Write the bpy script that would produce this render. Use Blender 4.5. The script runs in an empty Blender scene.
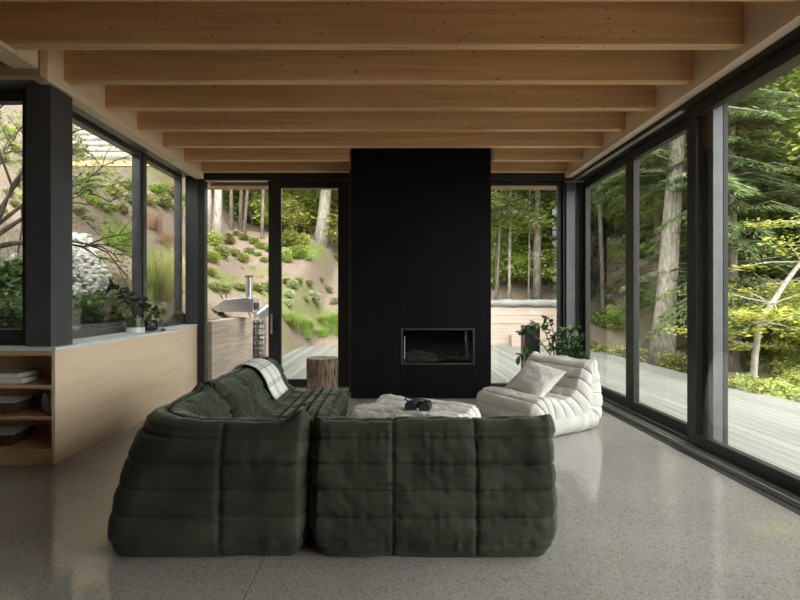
import bpy, bmesh, math, random
import numpy as np
from mathutils import Vector, Matrix

random.seed(7)
RNG = np.random.default_rng(11)
sc = bpy.context.scene
COL = sc.collection
PI = math.pi
R = math.radians

# ------------------------------------------------------------------ camera
F = 500.0; CAMH = 1.36
cam = bpy.data.cameras.new('camera'); co = bpy.data.objects.new('camera', cam); COL.objects.link(co)
cam.sensor_width = 36.0; cam.lens = 36.0 * F / 800.0
cam.shift_x = 8 / 800.0; cam.shift_y = -2 / 800.0
cam.clip_start = 0.05; cam.clip_end = 300
co.location = (0, 0, CAMH); co.rotation_euler = (PI / 2, 0, 0)
sc.camera = co
sc.view_settings.view_transform = 'Standard'
sc.view_settings.look = 'None'
sc.view_settings.gamma = 1.0
sc.view_settings.use_curve_mapping = False
sc.view_settings.exposure = 1.82
sc.cycles.transparent_max_bounces = 24
sc.cycles.max_bounces = 14
sc.cycles.diffuse_bounces = 7
sc.cycles.sample_clamp_indirect = 6

# ------------------------------------------------------------------ materials
MATS = {}
def nodes(name):
    m = bpy.data.materials.new(name); m.use_nodes = True
    nt = m.node_tree; nt.nodes.clear()
    out = nt.nodes.new('ShaderNodeOutputMaterial')
    MATS[name] = m
    return m, nt, out
def N(nt, t, **kw):
    n = nt.nodes.new(t)
    for k, v in kw.items():
        if k in n.inputs: n.inputs[k].default_value = v
        else: setattr(n, k, v)
    return n
def L(nt, a, b): nt.links.new(a, b)
def ramp(nt, stops, src):
    r = nt.nodes.new('ShaderNodeValToRGB')
    el = r.color_ramp.elements
    while len(el) < len(stops): el.new(0.5)
    for e, (p, c) in zip(el, stops):
        e.position = p; e.color = (c[0], c[1], c[2], 1)
    L(nt, src, r.inputs['Fac'])
    return r
def coords(nt, scale=(1, 1, 1), kind='Object'):
    t = N(nt, 'ShaderNodeTexCoord'); mp = N(nt, 'ShaderNodeMapping')
    mp.inputs['Scale'].default_value = scale
    L(nt, t.outputs[kind], mp.inputs['Vector'])
    return mp.outputs['Vector']
def principled(nt, out, rough=.5, metal=0., spec=.5):
    p = N(nt, 'ShaderNodeBsdfPrincipled')
    p.inputs['Roughness'].default_value = rough
    p.inputs['Metallic'].default_value = metal
    p.inputs['Specular IOR Level'].default_value = spec
    L(nt, p.outputs[0], out.inputs['Surface'])
    return p
def bump(nt, p, src, strength=.3, dist=.01):
    b = N(nt, 'ShaderNodeBump'); b.inputs['Strength'].default_value = strength
    b.inputs['Distance'].default_value = dist
    L(nt, src, b.inputs['Height']); L(nt, b.outputs[0], p.inputs['Normal'])

def m_noise(name, c1, c2, scale=5., rough=.5, metal=0., spec=.5, bstr=0., bdist=.01, stretch=(1, 1, 1), detail=6, lo=.35, hi=.65, sheen=0.):
    m, nt, out = nodes(name)
    p = principled(nt, out, rough, metal, spec)
    v = coords(nt, stretch)
    n = N(nt, 'ShaderNodeTexNoise'); n.inputs['Scale'].default_value = scale; n.inputs['Detail'].default_value = detail
    L(nt, v, n.inputs['Vector'])
    r = ramp(nt, [(lo, c1), (hi, c2)], n.outputs['Fac'])
    L(nt, r.outputs['Color'], p.inputs['Base Color'])
    if bstr: bump(nt, p, n.outputs['Fac'], bstr, bdist)
    if sheen:
        p.inputs['Sheen Weight'].default_value = sheen
        p.inputs['Sheen Roughness'].default_value = .35
        if sheen > .3: p.inputs['Sheen Tint'].default_value = (.68, .72, .58, 1)
    return m
def m_wood(name, c1, c2, axis=0, rough=.45, knots=0., scale=1., c3=None, var=1.):
    m, nt, out = nodes(name)
    p = principled(nt, out, rough, 0, .35)
    st = [14., 14., 14.]; st[axis] = .55
    v = coords(nt, tuple(s * scale for s in st))
    n = N(nt, 'ShaderNodeTexNoise'); n.inputs['Scale'].default_value = 1.6; n.inputs['Detail'].default_value = 9
    n.inputs['Distortion'].default_value = .6
    L(nt, v, n.inputs['Vector'])
    r = ramp(nt, [(.3, c1), (.55, c2), (.72, c3 or tuple(.9 * x for x in c2))], n.outputs['Fac'])
    col = r.outputs['Color']
    st2 = [1.6, 1.6, 1.6]; st2[axis] = .12
    v2 = coords(nt, tuple(st2)); n2 = N(nt, 'ShaderNodeTexNoise'); n2.inputs['Scale'].default_value = 3.; n2.inputs['Detail'].default_value = 3
    L(nt, v2, n2.inputs['Vector'])
    r2 = ramp(nt, [(.35, (1 - .16 * var, 1 - .18 * var, 1 - .2 * var)), (.65, (1 + .08 * var, 1 + .06 * var, 1 + .03 * var))], n2.outputs['Fac'])
    mx = N(nt, 'ShaderNodeMix', data_type='RGBA', blend_type='MULTIPLY'); mx.inputs[0].default_value = 1
    L(nt, col, mx.inputs[6]); L(nt, r2.outputs['Color'], mx.inputs[7]); col = mx.outputs[2]
    if knots:
        ks = [22., 22., 22.]; ks[axis] = 10.
        vk = coords(nt, tuple(ks)); vo = N(nt, 'ShaderNodeTexVoronoi'); vo.inputs['Scale'].default_value = 1.0
        L(nt, vk, vo.inputs['Vector'])
        # only some cells carry a knot
        cr = N(nt, 'ShaderNodeSeparateColor'); L(nt, vo.outputs['Color'], cr.inputs[0])
        gt = N(nt, 'ShaderNodeMath', operation='GREATER_THAN'); gt.inputs[1].default_value = 1 - knots
        L(nt, cr.outputs[0], gt.inputs[0])
        kr = ramp(nt, [(.06, (1, 1, 1)), (.19, (0, 0, 0))], vo.outputs['Distance'])
        mu = N(nt, 'ShaderNodeMath', operation='MULTIPLY'); L(nt, kr.outputs['Color'], mu.inputs[0]); L(nt, gt.outputs[0], mu.inputs[1])
        mu2 = N(nt, 'ShaderNodeMath', operation='MULTIPLY'); L(nt, mu.outputs[0], mu2.inputs[0]); mu2.inputs[1].default_value = .8
        mk = N(nt, 'ShaderNodeMix', data_type='RGBA'); L(nt, mu2.outputs[0], mk.inputs[0]); L(nt, col, mk.inputs[6])
        mk.inputs[7].default_value = (c1[0] * .3, c1[1] * .22, c1[2] * .18, 1)
        col = mk.outputs[2]
    L(nt, col, p.inputs['Base Color'])
    bump(nt, p, n.outputs['Fac'], .12, .004)
    return m
def m_leaf(name, c1, c2, c3=None, trans=.35, rough=.55):
    m, nt, out = nodes(name)
    g = N(nt, 'ShaderNodeNewGeometry')
    r = ramp(nt, [(0., c1), (.6, c2), (1., c3 or c2)], g.outputs['Random Per Island'])
    oi = N(nt, 'ShaderNodeObjectInfo')
    hs = N(nt, 'ShaderNodeHueSaturation')
    mr = N(nt, 'ShaderNodeMapRange'); L(nt, oi.outputs['Random'], mr.inputs[0]); mr.inputs[3].default_value = .47; mr.inputs[4].default_value = .52
    mv = N(nt, 'ShaderNodeMapRange'); L(nt, oi.outputs['Random'], mv.inputs[0]); mv.inputs[3].default_value = .8; mv.inputs[4].default_value = 1.2
    L(nt, mr.outputs[0], hs.inputs['Hue']); L(nt, mv.outputs[0], hs.inputs['Value']); L(nt, r.outputs['Color'], hs.inputs['Color'])
    p = N(nt, 'ShaderNodeBsdfPrincipled'); p.inputs['Roughness'].default_value = rough; p.inputs['Specular IOR Level'].default_value = .3
    L(nt, hs.outputs[0], p.inputs['Base Color'])
    t = N(nt, 'ShaderNodeBsdfTranslucent'); L(nt, hs.outputs[0], t.inputs['Color'])
    mx = N(nt, 'ShaderNodeMixShader'); mx.inputs[0].default_value = trans
    L(nt, p.outputs[0], mx.inputs[1]); L(nt, t.outputs[0], mx.inputs[2]); L(nt, mx.outputs[0], out.inputs['Surface'])
    return m
def m_glass(name, tint=(1, 1, 1), base=.035):
    m, nt, out = nodes(name)
    g = N(nt, 'ShaderNodeNewGeometry')
    d = N(nt, 'ShaderNodeVectorMath', operation='DOT_PRODUCT'); L(nt, g.outputs['Normal'], d.inputs[0]); L(nt, g.outputs['Incoming'], d.inputs[1])
    a = N(nt, 'ShaderNodeMath', operation='ABSOLUTE'); L(nt, d.outputs['Value'], a.inputs[0])
    s = N(nt, 'ShaderNodeMath', operation='SUBTRACT'); s.inputs[0].default_value = 1; L(nt, a.outputs[0], s.inputs[1])
    pw = N(nt, 'ShaderNodeMath', operation='POWER'); L(nt, s.outputs[0], pw.inputs[0]); pw.inputs[1].default_value = 5
    ma = N(nt, 'ShaderNodeMath', operation='MULTIPLY_ADD'); L(nt, pw.outputs[0], ma.inputs[0]); ma.inputs[1].default_value = 1 - base; ma.inputs[2].default_value = base
    tr = N(nt, 'ShaderNodeBsdfTransparent'); tr.inputs[0].default_value = (*tint, 1)
    gl = N(nt, 'ShaderNodeBsdfGlossy'); gl.inputs['Roughness'].default_value = 0.0
    mx = N(nt, 'ShaderNodeMixShader'); L(nt, ma.outputs[0], mx.inputs[0]); L(nt, tr.outputs[0], mx.inputs[1]); L(nt, gl.outputs[0], mx.inputs[2])
    L(nt, mx.outputs[0], out.inputs['Surface'])
    return m

def m_floor():
    m, nt, out = nodes('polished_concrete')
    p = principled(nt, out, .16, 0, .6)
    v = coords(nt)
    n = N(nt, 'ShaderNodeTexNoise'); n.inputs['Scale'].default_value = 1.1; n.inputs['Detail'].default_value = 7; L(nt, v, n.inputs['Vector'])
    r = ramp(nt, [(.3, (.265, .245, .22)), (.7, (.335, .31, .28))], n.outputs['Fac'])
    vo = N(nt, 'ShaderNodeTexVoronoi'); vo.inputs['Scale'].default_value = 110; L(nt, v, vo.inputs['Vector'])
    sc_ = N(nt, 'ShaderNodeSeparateColor'); L(nt, vo.outputs['Color'], sc_.inputs[0])
    rr = ramp(nt, [(0., (.55, .54, .53)), (.2, (.95, .95, .95)), (.8, (1.03, 1.03, 1.03)), (1., (1.25, 1.25, 1.25))], sc_.outputs[0])
    mx = N(nt, 'ShaderNodeMix', data_type='RGBA', blend_type='MULTIPLY'); mx.inputs[0].default_value = .8
    L(nt, r.outputs['Color'], mx.inputs[6]); L(nt, rr.outputs['Color'], mx.inputs[7])
    sx = N(nt, 'ShaderNodeSeparateXYZ'); L(nt, v, sx.inputs[0]); last = None
    for ax, c0 in ((0, -.67), (1, 4.56)):                       # saw-cut joints
        ad = N(nt, 'ShaderNodeMath', operation='SUBTRACT'); L(nt, sx.outputs[ax], ad.inputs[0]); ad.inputs[1].default_value = c0
        ab = N(nt, 'ShaderNodeMath', operation='ABSOLUTE'); L(nt, ad.outputs[0], ab.inputs[0])
        lt = N(nt, 'ShaderNodeMath', operation='LESS_THAN'); L(nt, ab.outputs[0], lt.inputs[0]); lt.inputs[1].default_value = .003
        if last is None: last = lt
        else:
            mxx = N(nt, 'ShaderNodeMath', operation='MAXIMUM'); L(nt, last.outputs[0], mxx.inputs[0]); L(nt, lt.outputs[0], mxx.inputs[1]); last = mxx
    jm = N(nt, 'ShaderNodeMix', data_type='RGBA'); L(nt, last.outputs[0], jm.inputs[0]); L(nt, mx.outputs[2], jm.inputs[6]); jm.inputs[7].default_value = (.16, .15, .135, 1)
    L(nt, jm.outputs[2], p.inputs['Base Color'])
    n2 = N(nt, 'ShaderNodeTexNoise'); n2.inputs['Scale'].default_value = 3.; n2.inputs['Detail'].default_value = 5; L(nt, v, n2.inputs['Vector'])
    mr = N(nt, 'ShaderNodeMapRange'); L(nt, n2.outputs['Fac'], mr.inputs[0]); mr.inputs[3].default_value = .045; mr.inputs[4].default_value = .11
    L(nt, mr.outputs[0], p.inputs['Roughness'])
    return m
def m_deck():
    m, nt, out = nodes('weathered_deck_boards')
    p = principled(nt, out, .7, 0, .3)
    t = N(nt, 'ShaderNodeTexCoord'); sx = N(nt, 'ShaderNodeSeparateXYZ'); L(nt, t.outputs['Object'], sx.inputs[0])
    dv = N(nt, 'ShaderNodeMath', operation='DIVIDE'); L(nt, sx.outputs[0], dv.inputs[0]); dv.inputs[1].default_value = .146
    fl = N(nt, 'ShaderNodeMath', operation='FLOOR'); L(nt, dv.outputs[0], fl.inputs[0])
    wn = N(nt, 'ShaderNodeTexWhiteNoise', noise_dimensions='1D'); L(nt, fl.outputs[0], wn.inputs['W'])
    r = ramp(nt, [(0., (.165, .16, .142)), (.5, (.20, .195, .175)), (1., (.23, .225, .20))], wn.outputs['Value'])
    v = coords(nt, (30, .8, 8)); n = N(nt, 'ShaderNodeTexNoise'); n.inputs['Scale'].default_value = 1.; n.inputs['Detail'].default_value = 6; L(nt, v, n.inputs['Vector'])
    r2 = ramp(nt, [(.3, (.8, .8, .8)), (.7, (1.1, 1.1, 1.08))], n.outputs['Fac'])
    mx = N(nt, 'ShaderNodeMix', data_type='RGBA', blend_type='MULTIPLY'); mx.inputs[0].default_value = 1
    L(nt, r.outputs['Color'], mx.inputs[6]); L(nt, r2.outputs['Color'], mx.inputs[7]); L(nt, mx.outputs[2], p.inputs['Base Color'])
    return m
def m_ground():
    m, nt, out = nodes('mulch_ground')
    p = principled(nt, out, .95, 0, .1)
    v = coords(nt)
    n = N(nt, 'ShaderNodeTexNoise'); n.inputs['Scale'].default_value = 26; n.inputs['Detail'].default_value = 8; n.inputs['Roughness'].default_value = .75; L(nt, v, n.inputs['Vector'])
    r = ramp(nt, [(.30, (.09, .062, .046)), (.5, (.25, .188, .148)), (.70, (.42, .34, .285))], n.outputs['Fac'])
    n2 = N(nt, 'ShaderNodeTexNoise'); n2.inputs['Scale'].default_value = .42; n2.inputs['Detail'].default_value = 4; L(nt, v, n2.inputs['Vector'])
    n3 = N(nt, 'ShaderNodeTexNoise'); n3.inputs['Scale'].default_value = 14; n3.inputs['Detail'].default_value = 6; L(nt, v, n3.inputs['Vector'])
    gr = ramp(nt, [(.3, (.11, .13, .04)), (.7, (.26, .28, .105))], n3.outputs['Fac'])
    gm = ramp(nt, [(.53, (0, 0, 0)), (.66, (1, 1, 1))], n2.outputs['Fac'])
    mx = N(nt, 'ShaderNodeMix', data_type='RGBA'); L(nt, gm.outputs['Color'], mx.inputs[0]); L(nt, r.outputs['Color'], mx.inputs[6]); L(nt, gr.outputs['Color'], mx.inputs[7])
    L(nt, mx.outputs[2], p.inputs['Base Color'])
    bump(nt, p, n.outputs['Fac'], .8, .06)
    return m
def m_plaid():
    m, nt, out = nodes('plaid_wool')
    p = principled(nt, out, .9, 0, .1)
    t = N(nt, 'ShaderNodeTexCoord'); sx = N(nt, 'ShaderNodeSeparateXYZ'); L(nt, t.outputs['UV'], sx.inputs[0])
    prev = None
    for ax, freq in ((0, 2.6), (1, 4.6)):
        mu = N(nt, 'ShaderNodeMath', operation='MULTIPLY'); L(nt, sx.outputs[ax], mu.inputs[0]); mu.inputs[1].default_value = freq
        fr = N(nt, 'ShaderNodeMath', operation='FRACT'); L(nt, mu.outputs[0], fr.inputs[0])
        r = ramp(nt, [(.0, (1, 1, 1)), (.38, (1, 1, 1)), (.42, (.45, .47, .47)), (.47, (.95, .95, .95)), (.53, (.6, .62, .62)), (.6, (.52, .54, .55)), (.63, (1, 1, 1))], fr.outputs[0])
        r.color_ramp.interpolation = 'CONSTANT'
        if prev is None: prev = r.outputs['Color']
        else:
            mx = N(nt, 'ShaderNodeMix', data_type='RGBA', blend_type='MULTIPLY'); mx.inputs[0].default_value = 1
            L(nt, prev, mx.inputs[6]); L(nt, r.outputs['Color'], mx.inputs[7]); prev = mx.outputs[2]
    base = N(nt, 'ShaderNodeMix', data_type='RGBA', blend_type='MULTIPLY'); base.inputs[0].default_value = 1
    base.inputs[6].default_value = (.72, .69, .64, 1); L(nt, prev, base.inputs[7]); L(nt, base.outputs[2], p.inputs['Base Color'])
    return m

M_FLOOR = m_floor(); M_DECK = m_deck(); M_GROUND = m_ground(); M_PLAID = m_plaid()
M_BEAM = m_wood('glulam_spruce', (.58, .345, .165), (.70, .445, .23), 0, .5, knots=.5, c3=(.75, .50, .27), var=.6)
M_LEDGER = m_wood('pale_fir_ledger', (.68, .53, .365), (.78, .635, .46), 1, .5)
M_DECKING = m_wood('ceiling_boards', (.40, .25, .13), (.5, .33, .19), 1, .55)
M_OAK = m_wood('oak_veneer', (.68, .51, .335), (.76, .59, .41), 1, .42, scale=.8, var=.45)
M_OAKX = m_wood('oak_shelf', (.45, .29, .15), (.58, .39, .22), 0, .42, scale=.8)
M_OAKPALE = m_wood('pale_oak_panel', (.72, .55, .39), (.78, .61, .45), 1, .42, scale=.8, var=.45)
M_FRAME = m_noise('bronze_black_frame', (.026, .025, .022), (.034, .032, .029), 8, .45, 0., .25)
M_FRAMEG = m_noise('grey_metal_frame', (.085, .085, .085), (.11, .11, .11), 6, .4, .2, .5)
M_POST = m_noise('charcoal_steel_post', (.052, .055, .059), (.066, .069, .073), 4, .38, .1, .5)
M_ALU = m_noise('brushed_aluminium', (.42, .42, .41), (.52, .52, .51), 30, .35, .7, .5, stretch=(20, 1, 20))
M_BLACK = m_noise('blackened_steel', (.0045, .0045, .0048), (.0065, .0065, .0065), 2.2, .6, .0, .10)
M_BLACKD = m_noise('firebox_black', (.004, .004, .004), (.008, .008, .008), 6, .7, 0, .2)
M_RUBBER = m_noise('black_rubber', (.008, .008, .008), (.014, .014, .014), 20, .6)
M_STONE = m_noise('pale_stone_top', (.62, .62, .61), (.70, .70, .69), 7, .3)
M_WALLDK = m_noise('darkened_wall', (.10, .09, .08), (.13, .12, .10), 3, .7)  # wall colour kept dark to cut reflections and light from behind
M_WALL = m_noise('painted_plaster', (.50, .48, .45), (.54, .52, .49), 3, .8)
M_VELVET = m_noise('green_velvet', (.021, .0245, .0155), (.066, .071, .050), 3.2, .82, 0, .12, bstr=.3, bdist=.006, detail=9, lo=.3, hi=.75, sheen=.35)
M_CREAM = m_noise('cream_cotton', (.52, .49, .44), (.60, .57, .52), 6, .85, 0, .2, bstr=.15, bdist=.004, sheen=.1)
M_PILLOW = m_noise('ivory_linen', (.62, .58, .52), (.70, .66, .60), 40, .9, 0, .1, bstr=.1, bdist=.002)
M_GLASS = m_glass('window_glass', (.96, .985, .97))
M_FIREGLASS = m_glass('firebox_glass', (.75, .75, .75), .03)
M_POTGLASS = m_glass('pot_glass', (.8, .85, .82), .06)
M_BARK = m_noise('grey_bark', (.085, .07, .055), (.25, .215, .175), 7, .95, 0, .1, bstr=.9, bdist=.03, stretch=(3, 3, .6))
M_BARKPALE = m_noise('pale_bark', (.20, .175, .145), (.38, .345, .295), 6, .95, 0, .1, bstr=.6, bdist=.02, stretch=(3, 3, .8))
M_BARKDK = m_noise('dark_bark', (.035, .028, .022), (.11, .09, .07), 9, .95, 0, .1, bstr=.7, bdist=.01, stretch=(3, 3, .6))
M_STUMPBARK = m_noise('stump_bark', (.05, .035, .024), (.27, .20, .14), 16, .95, 0, .1, bstr=1., bdist=.03, stretch=(4, 4, .45))
M_STUMPTOP = m_noise('sawn_end_grain', (.40, .28, .17), (.52, .38, .24), 14, .85)
M_LEAF = m_leaf('broadleaf_green', (.16, .24, .05), (.28, .37, .085), (.42, .46, .12), .45)
M_MAPLE = m_leaf('maple_leaves', (.10, .135, .035), (.18, .22, .06), (.28, .29, .09), .4)
M_LEAF2 = m_leaf('yellow_green_leaf', (.26, .34, .075), (.42, .48, .12), (.55, .55, .16), .48)  # lighter, yellower leaf green than the broadleaf one
M_NEEDLE = m_leaf('hemlock_needles', (.09, .135, .055), (.16, .215, .085), (.26, .31, .12), .4)
M_YELLOW = m_leaf('yellowing_leaves', (.20, .25, .05), (.36, .34, .07), (.52, .42, .10), .42)
M_SHRUB = m_leaf('shrub_leaves', (.19, .225, .075), (.31, .335, .125), (.44, .43, .19), .42)
M_PALESHRUB = m_leaf('silvery_shrub_leaves', (.30, .34, .18), (.44, .47, .27), (.56, .57, .36), .3)
M_GRASS = m_leaf('meadow_grass', (.20, .30, .06), (.30, .40, .09), (.40, .46, .13), .35)
M_STRAW = m_leaf('straw_grass', (.36, .34, .12), (.46, .42, .18), (.52, .42, .24), .35)
M_PINKGRASS = m_leaf('reddish_grass', (.42, .24, .17), (.50, .32, .24), (.50, .40, .24), .3)
M_HOUSEPLANT = m_leaf('glossy_house_leaves', (.03, .065, .018), (.055, .11, .03), (.11, .19, .05), .15, .3)
M_DARKPLANT = m_leaf('dark_house_leaves', (.018, .026, .012), (.04, .055, .022), (.06, .08, .03), .12, .4)
M_TROUGHPLANT = m_leaf('planter_leaves', (.045, .095, .025), (.10, .17, .045), (.16, .23, .07), .3)
M_CONC = m_noise('board_formed_concrete', (.34, .285, .215), (.47, .405, .32), 3, .85, 0, .2, bstr=.3, bdist=.01, stretch=(2, .5, 8))
M_ROCK = m_noise('grey_rock', (.22, .21, .19), (.5, .47, .43), 5, .9, 0, .2, bstr=.5, bdist=.03)
M_WROCK = m_noise('white_rock', (.34, .325, .30), (.5, .48, .45), 5, .9, 0, .2, bstr=.3, bdist=.02)
M_PINKWOOD = m_wood('pinkish_cedar_boards', (.33, .255, .215), (.42, .335, .285), 0, .7)
M_GREYWOOD = m_wood('grey_log', (.15, .15, .148), (.25, .25, .245), 0, .8)
M_STEEL = m_noise('stainless_steel', (.50, .51, .52), (.60, .61, .62), 20, .28, .85, .5)
M_DKSTEEL = m_noise('dark_steel', (.05, .05, .055), (.09, .09, .095), 10, .4, .5)
M_PLASTIC = m_noise('black_rubber_armour', (.010, .010, .011), (.02, .02, .021), 20, .35)
M_LENS = m_noise('coated_lens', (.05, .06, .08), (.08, .09, .11), 4, .06, .3, .8)
M_SHAKE = m_noise('pale_cedar_shakes', (.15, .13, .115), (.27, .245, .22), 2.2, .85, 0, .2, bstr=.5, bdist=.03, stretch=(1.5, 6, 1))
M_FASCIA = m_wood('fascia_wood', (.34, .215, .115), (.44, .29, .165), 0, .6)
M_PAPER = m_noise('book_pages', (.68, .66, .60), (.76, .74, .68), 60, .9, stretch=(1, 1, 20))
M_BOOKG = m_noise('sage_cover', (.46, .52, .45), (.52, .58, .5), 5, .6)
M_BOOKW = m_noise('grey_white_cover', (.56, .55, .53), (.62, .61, .59), 5, .6)
M_VASE = m_noise('slate_ceramic', (.10, .12, .13), (.26, .30, .31), 10, .35, stretch=(1, 1, .3))
M_BASKET = m_noise('woven_bark', (.05, .025, .014), (.17, .09, .05), 26, .8, 0, .2, bstr=.8, bdist=.01, stretch=(1, 1, 3))
M_LINER = m_noise('pale_liner', (.50, .50, .46), (.60, .60, .56), 8, .8)
M_WHITE = m_noise('white_card', (.72, .70, .66), (.76, .74, .70), 8, .7)
M_BLUEPOT = m_noise('dark_blue_glaze', (.012, .016, .035), (.03, .036, .07), 6, .2)
M_CERAMIC = m_noise('white_ceramic', (.60, .62, .60), (.68, .70, .68), 6, .3)
M_SOIL = m_noise('potting_soil', (.03, .022, .016), (.07, .05, .035), 40, .95)
M_BOX = m_noise('matt_black_box', (.014, .014, .015), (.022, .022, .023), 5, .32)

# ------------------------------------------------------------------ mesh helpers
def worldloc(o):
    v = Vector((0, 0, 0))
    while o is not None:
        v += o.location; o = o.parent
    return v
def link_mesh(name, me, mat, parent=None, smooth=False):
    if mat: me.materials.append(mat)
    if smooth:
        me.polygons.foreach_set('use_smooth', np.ones(len(me.polygons), bool))
    o = bpy.data.objects.new(name, me); COL.objects.link(o)
    if parent is not None: o.parent = parent
    return o
def np_mesh(name, V, Q):
    """V (n,3); Q (m,4) quads"""
    me = bpy.data.meshes.new(name)
    V = np.asarray(V, np.float32); Q = np.asarray(Q, np.int32); k = Q.shape[1]
    me.vertices.add(len(V)); me.vertices.foreach_set('co', V.ravel())
    me.loops.add(Q.size); me.loops.foreach_set('vertex_index', Q.ravel())
    me.polygons.add(len(Q)); me.polygons.foreach_set('loop_start', np.arange(0, Q.size, k, dtype=np.int32))
    try: me.polygons.foreach_set('loop_total', np.full(len(Q), k, np.int32))
    except Exception: pass
    me.update(calc_edges=True)
    return me

class MB:
    def __init__(s): s.v = []; s.f = []
    def add(s, vs, fs):
        b = len(s.v); s.v += [tuple(v) for v in vs]; s.f += [tuple(b + i for i in f) for f in fs]; return s
    def box(s, x0, x1, y0, y1, z0, z1):
        return s.add([(x0, y0, z0), (x1, y0, z0), (x1, y1, z0), (x0, y1, z0), (x0, y0, z1), (x1, y0, z1), (x1, y1, z1), (x0, y1, z1)],
                     [(0, 3, 2, 1), (4, 5, 6, 7), (0, 1, 5, 4), (1, 2, 6, 5), (2, 3, 7, 6), (3, 0, 4, 7)])
    def tube(s, pts, rad, n=10, cap=True):
        pts = [Vector(p) for p in pts]
        if not hasattr(rad, '__len__'): rad = [rad] * len(pts)
        vs = []; prevx = None
        for i, p in enumerate(pts):
            t = (pts[min(i + 1, len(pts) - 1)] - pts[max(i - 1, 0)]).normalized()
            ref = prevx if prevx is not None else (Vector((1, 0, 0)) if abs(t.x) < .9 else Vector((0, 1, 0)))
            x = (ref - t * ref.dot(t)).normalized(); y = t.cross(x); prevx = x
            for k in range(n):
                a = 2 * PI * k / n
                vs.append(p + x * (rad[i] * math.cos(a)) + y * (rad[i] * math.sin(a)))
        fs = [(i * n + k, i * n + (k + 1) % n, (i + 1) * n + (k + 1) % n, (i + 1) * n + k) for i in range(len(pts) - 1) for k in range(n)]
        if cap:
            fs.append(tuple(reversed(range(n)))); b = (len(pts) - 1) * n; fs.append(tuple(b + k for k in range(n)))
        return s.add(vs, fs)
    def lathe(s, prof, c=(0, 0, 0), n=24, rfun=None):
        vs = []; m = len(prof)
        for (r, z) in prof:
            for k in range(n):
                a = 2 * PI * k / n; rr = r * (rfun(a, z) if rfun else 1)
                vs.append((c[0] + rr * math.cos(a), c[1] + rr * math.sin(a), c[2] + z))
        fs = [(i * n + k, i * n + (k + 1) % n, (i + 1) * n + (k + 1) % n, (i + 1) * n + k) for i in range(m - 1) for k in range(n)]
        if prof[0][0] > 1e-5: fs.append(tuple(reversed(range(n))))
        if prof[-1][0] > 1e-5: b = (m - 1) * n; fs.append(tuple(b + k for k in range(n)))
        return s.add(vs, fs)
    def prism(s, poly, y0, y1):
        """polygon in x,z swept along y"""
        n = len(poly)
        vs = [(x, y0, z) for x, z in poly] + [(x, y1, z) for x, z in poly]
        fs = [tuple(range(n)), tuple(reversed(range(n, 2 * n)))] + [(i, i + n, (i + 1) % n + n, (i + 1) % n) for i in range(n)]
        return s.add(vs, fs)
    def rot(s, M):
        s.v = [tuple(M @ Vector(v)) for v in s.v]; return s
    def build(s, name, mat, parent=None, bevel=0., smooth=False, world=True, segs=2):
        off = worldloc(parent) if (parent is not None and world) else Vector((0, 0, 0))
        me = bpy.data.meshes.new(name)
        me.from_pydata([(v[0] - off.x, v[1] - off.y, v[2] - off.z) for v in s.v], [], s.f)
        bm = bmesh.new(); bm.from_mesh(me)
        bmesh.ops.recalc_face_normals(bm, faces=bm.faces)
        if bevel:
            es = [e for e in bm.edges if len(e.link_faces) == 2 and e.calc_face_angle(0) > .5]
            bmesh.ops.bevel(bm, geom=es, offset=bevel, segments=segs, affect='EDGES', profile=.6, clamp_overlap=True)
        bm.to_mesh(me); bm.free()
        o = link_mesh(name, me, mat, parent, smooth)
        if smooth:
            try:
                me.set_sharp_from_angle(angle=R(40))
            except Exception: pass
        return o

def tag(o, label, cat, group=None):
    o['label'] = label; o['category'] = cat
    if group: o['group'] = group
    return o
def thing(name, label, cat, loc=(0, 0, 0), rz=0., group=None):
    o = bpy.data.objects.new(name, None); COL.objects.link(o)
    o.empty_display_size = .1
    o.location = loc; o.rotation_euler = (0, 0, rz)
    return tag(o, label, cat, group)
def struct_empty(name, loc=(0, 0, 0)):
    o = bpy.data.objects.new(name, None); COL.objects.link(o); o.location = loc; o['kind'] = 'structure'; o.empty_display_size = .1
    return o
def sbox(name, mat, *b, bevel=.004):
    o = MB().box(*b).build(name, mat, None, bevel); o['kind'] = 'structure'; return o
def copy_tree(o, parent=None):
    c = o.copy(); COL.objects.link(c)
    if parent is not None: c.parent = parent
    for ch in list(o.children): copy_tree(ch, c)
    return c

# numpy value noise
_P = RNG.permutation(4096); _VAL = RNG.random(4096) * 2 - 1
def vnoise(x, y, seed=0):
    x = np.asarray(x, float) + seed * 17.31; y = np.asarray(y, float) + seed * 7.77
    xi = np.floor(x).astype(int); yi = np.floor(y).astype(int); fx = x - xi; fy = y - yi
    fx = fx * fx * (3 - 2 * fx); fy = fy * fy * (3 - 2 * fy)
    def h(a, b): return _VAL[_P[(_P[a & 4095] + b) & 4095]]
    return (h(xi, yi) * (1 - fx) + h(xi + 1, yi) * fx) * (1 - fy) + (h(xi, yi + 1) * (1 - fx) + h(xi + 1, yi + 1) * fx) * fy
def fbm(x, y, seed=0, o=3):
    s = 0; a = 1.
    for i in range(o): s = s + a * vnoise(x * 2 ** i, y * 2 ** i, seed + i * 3); a *= .5
    return s

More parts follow.
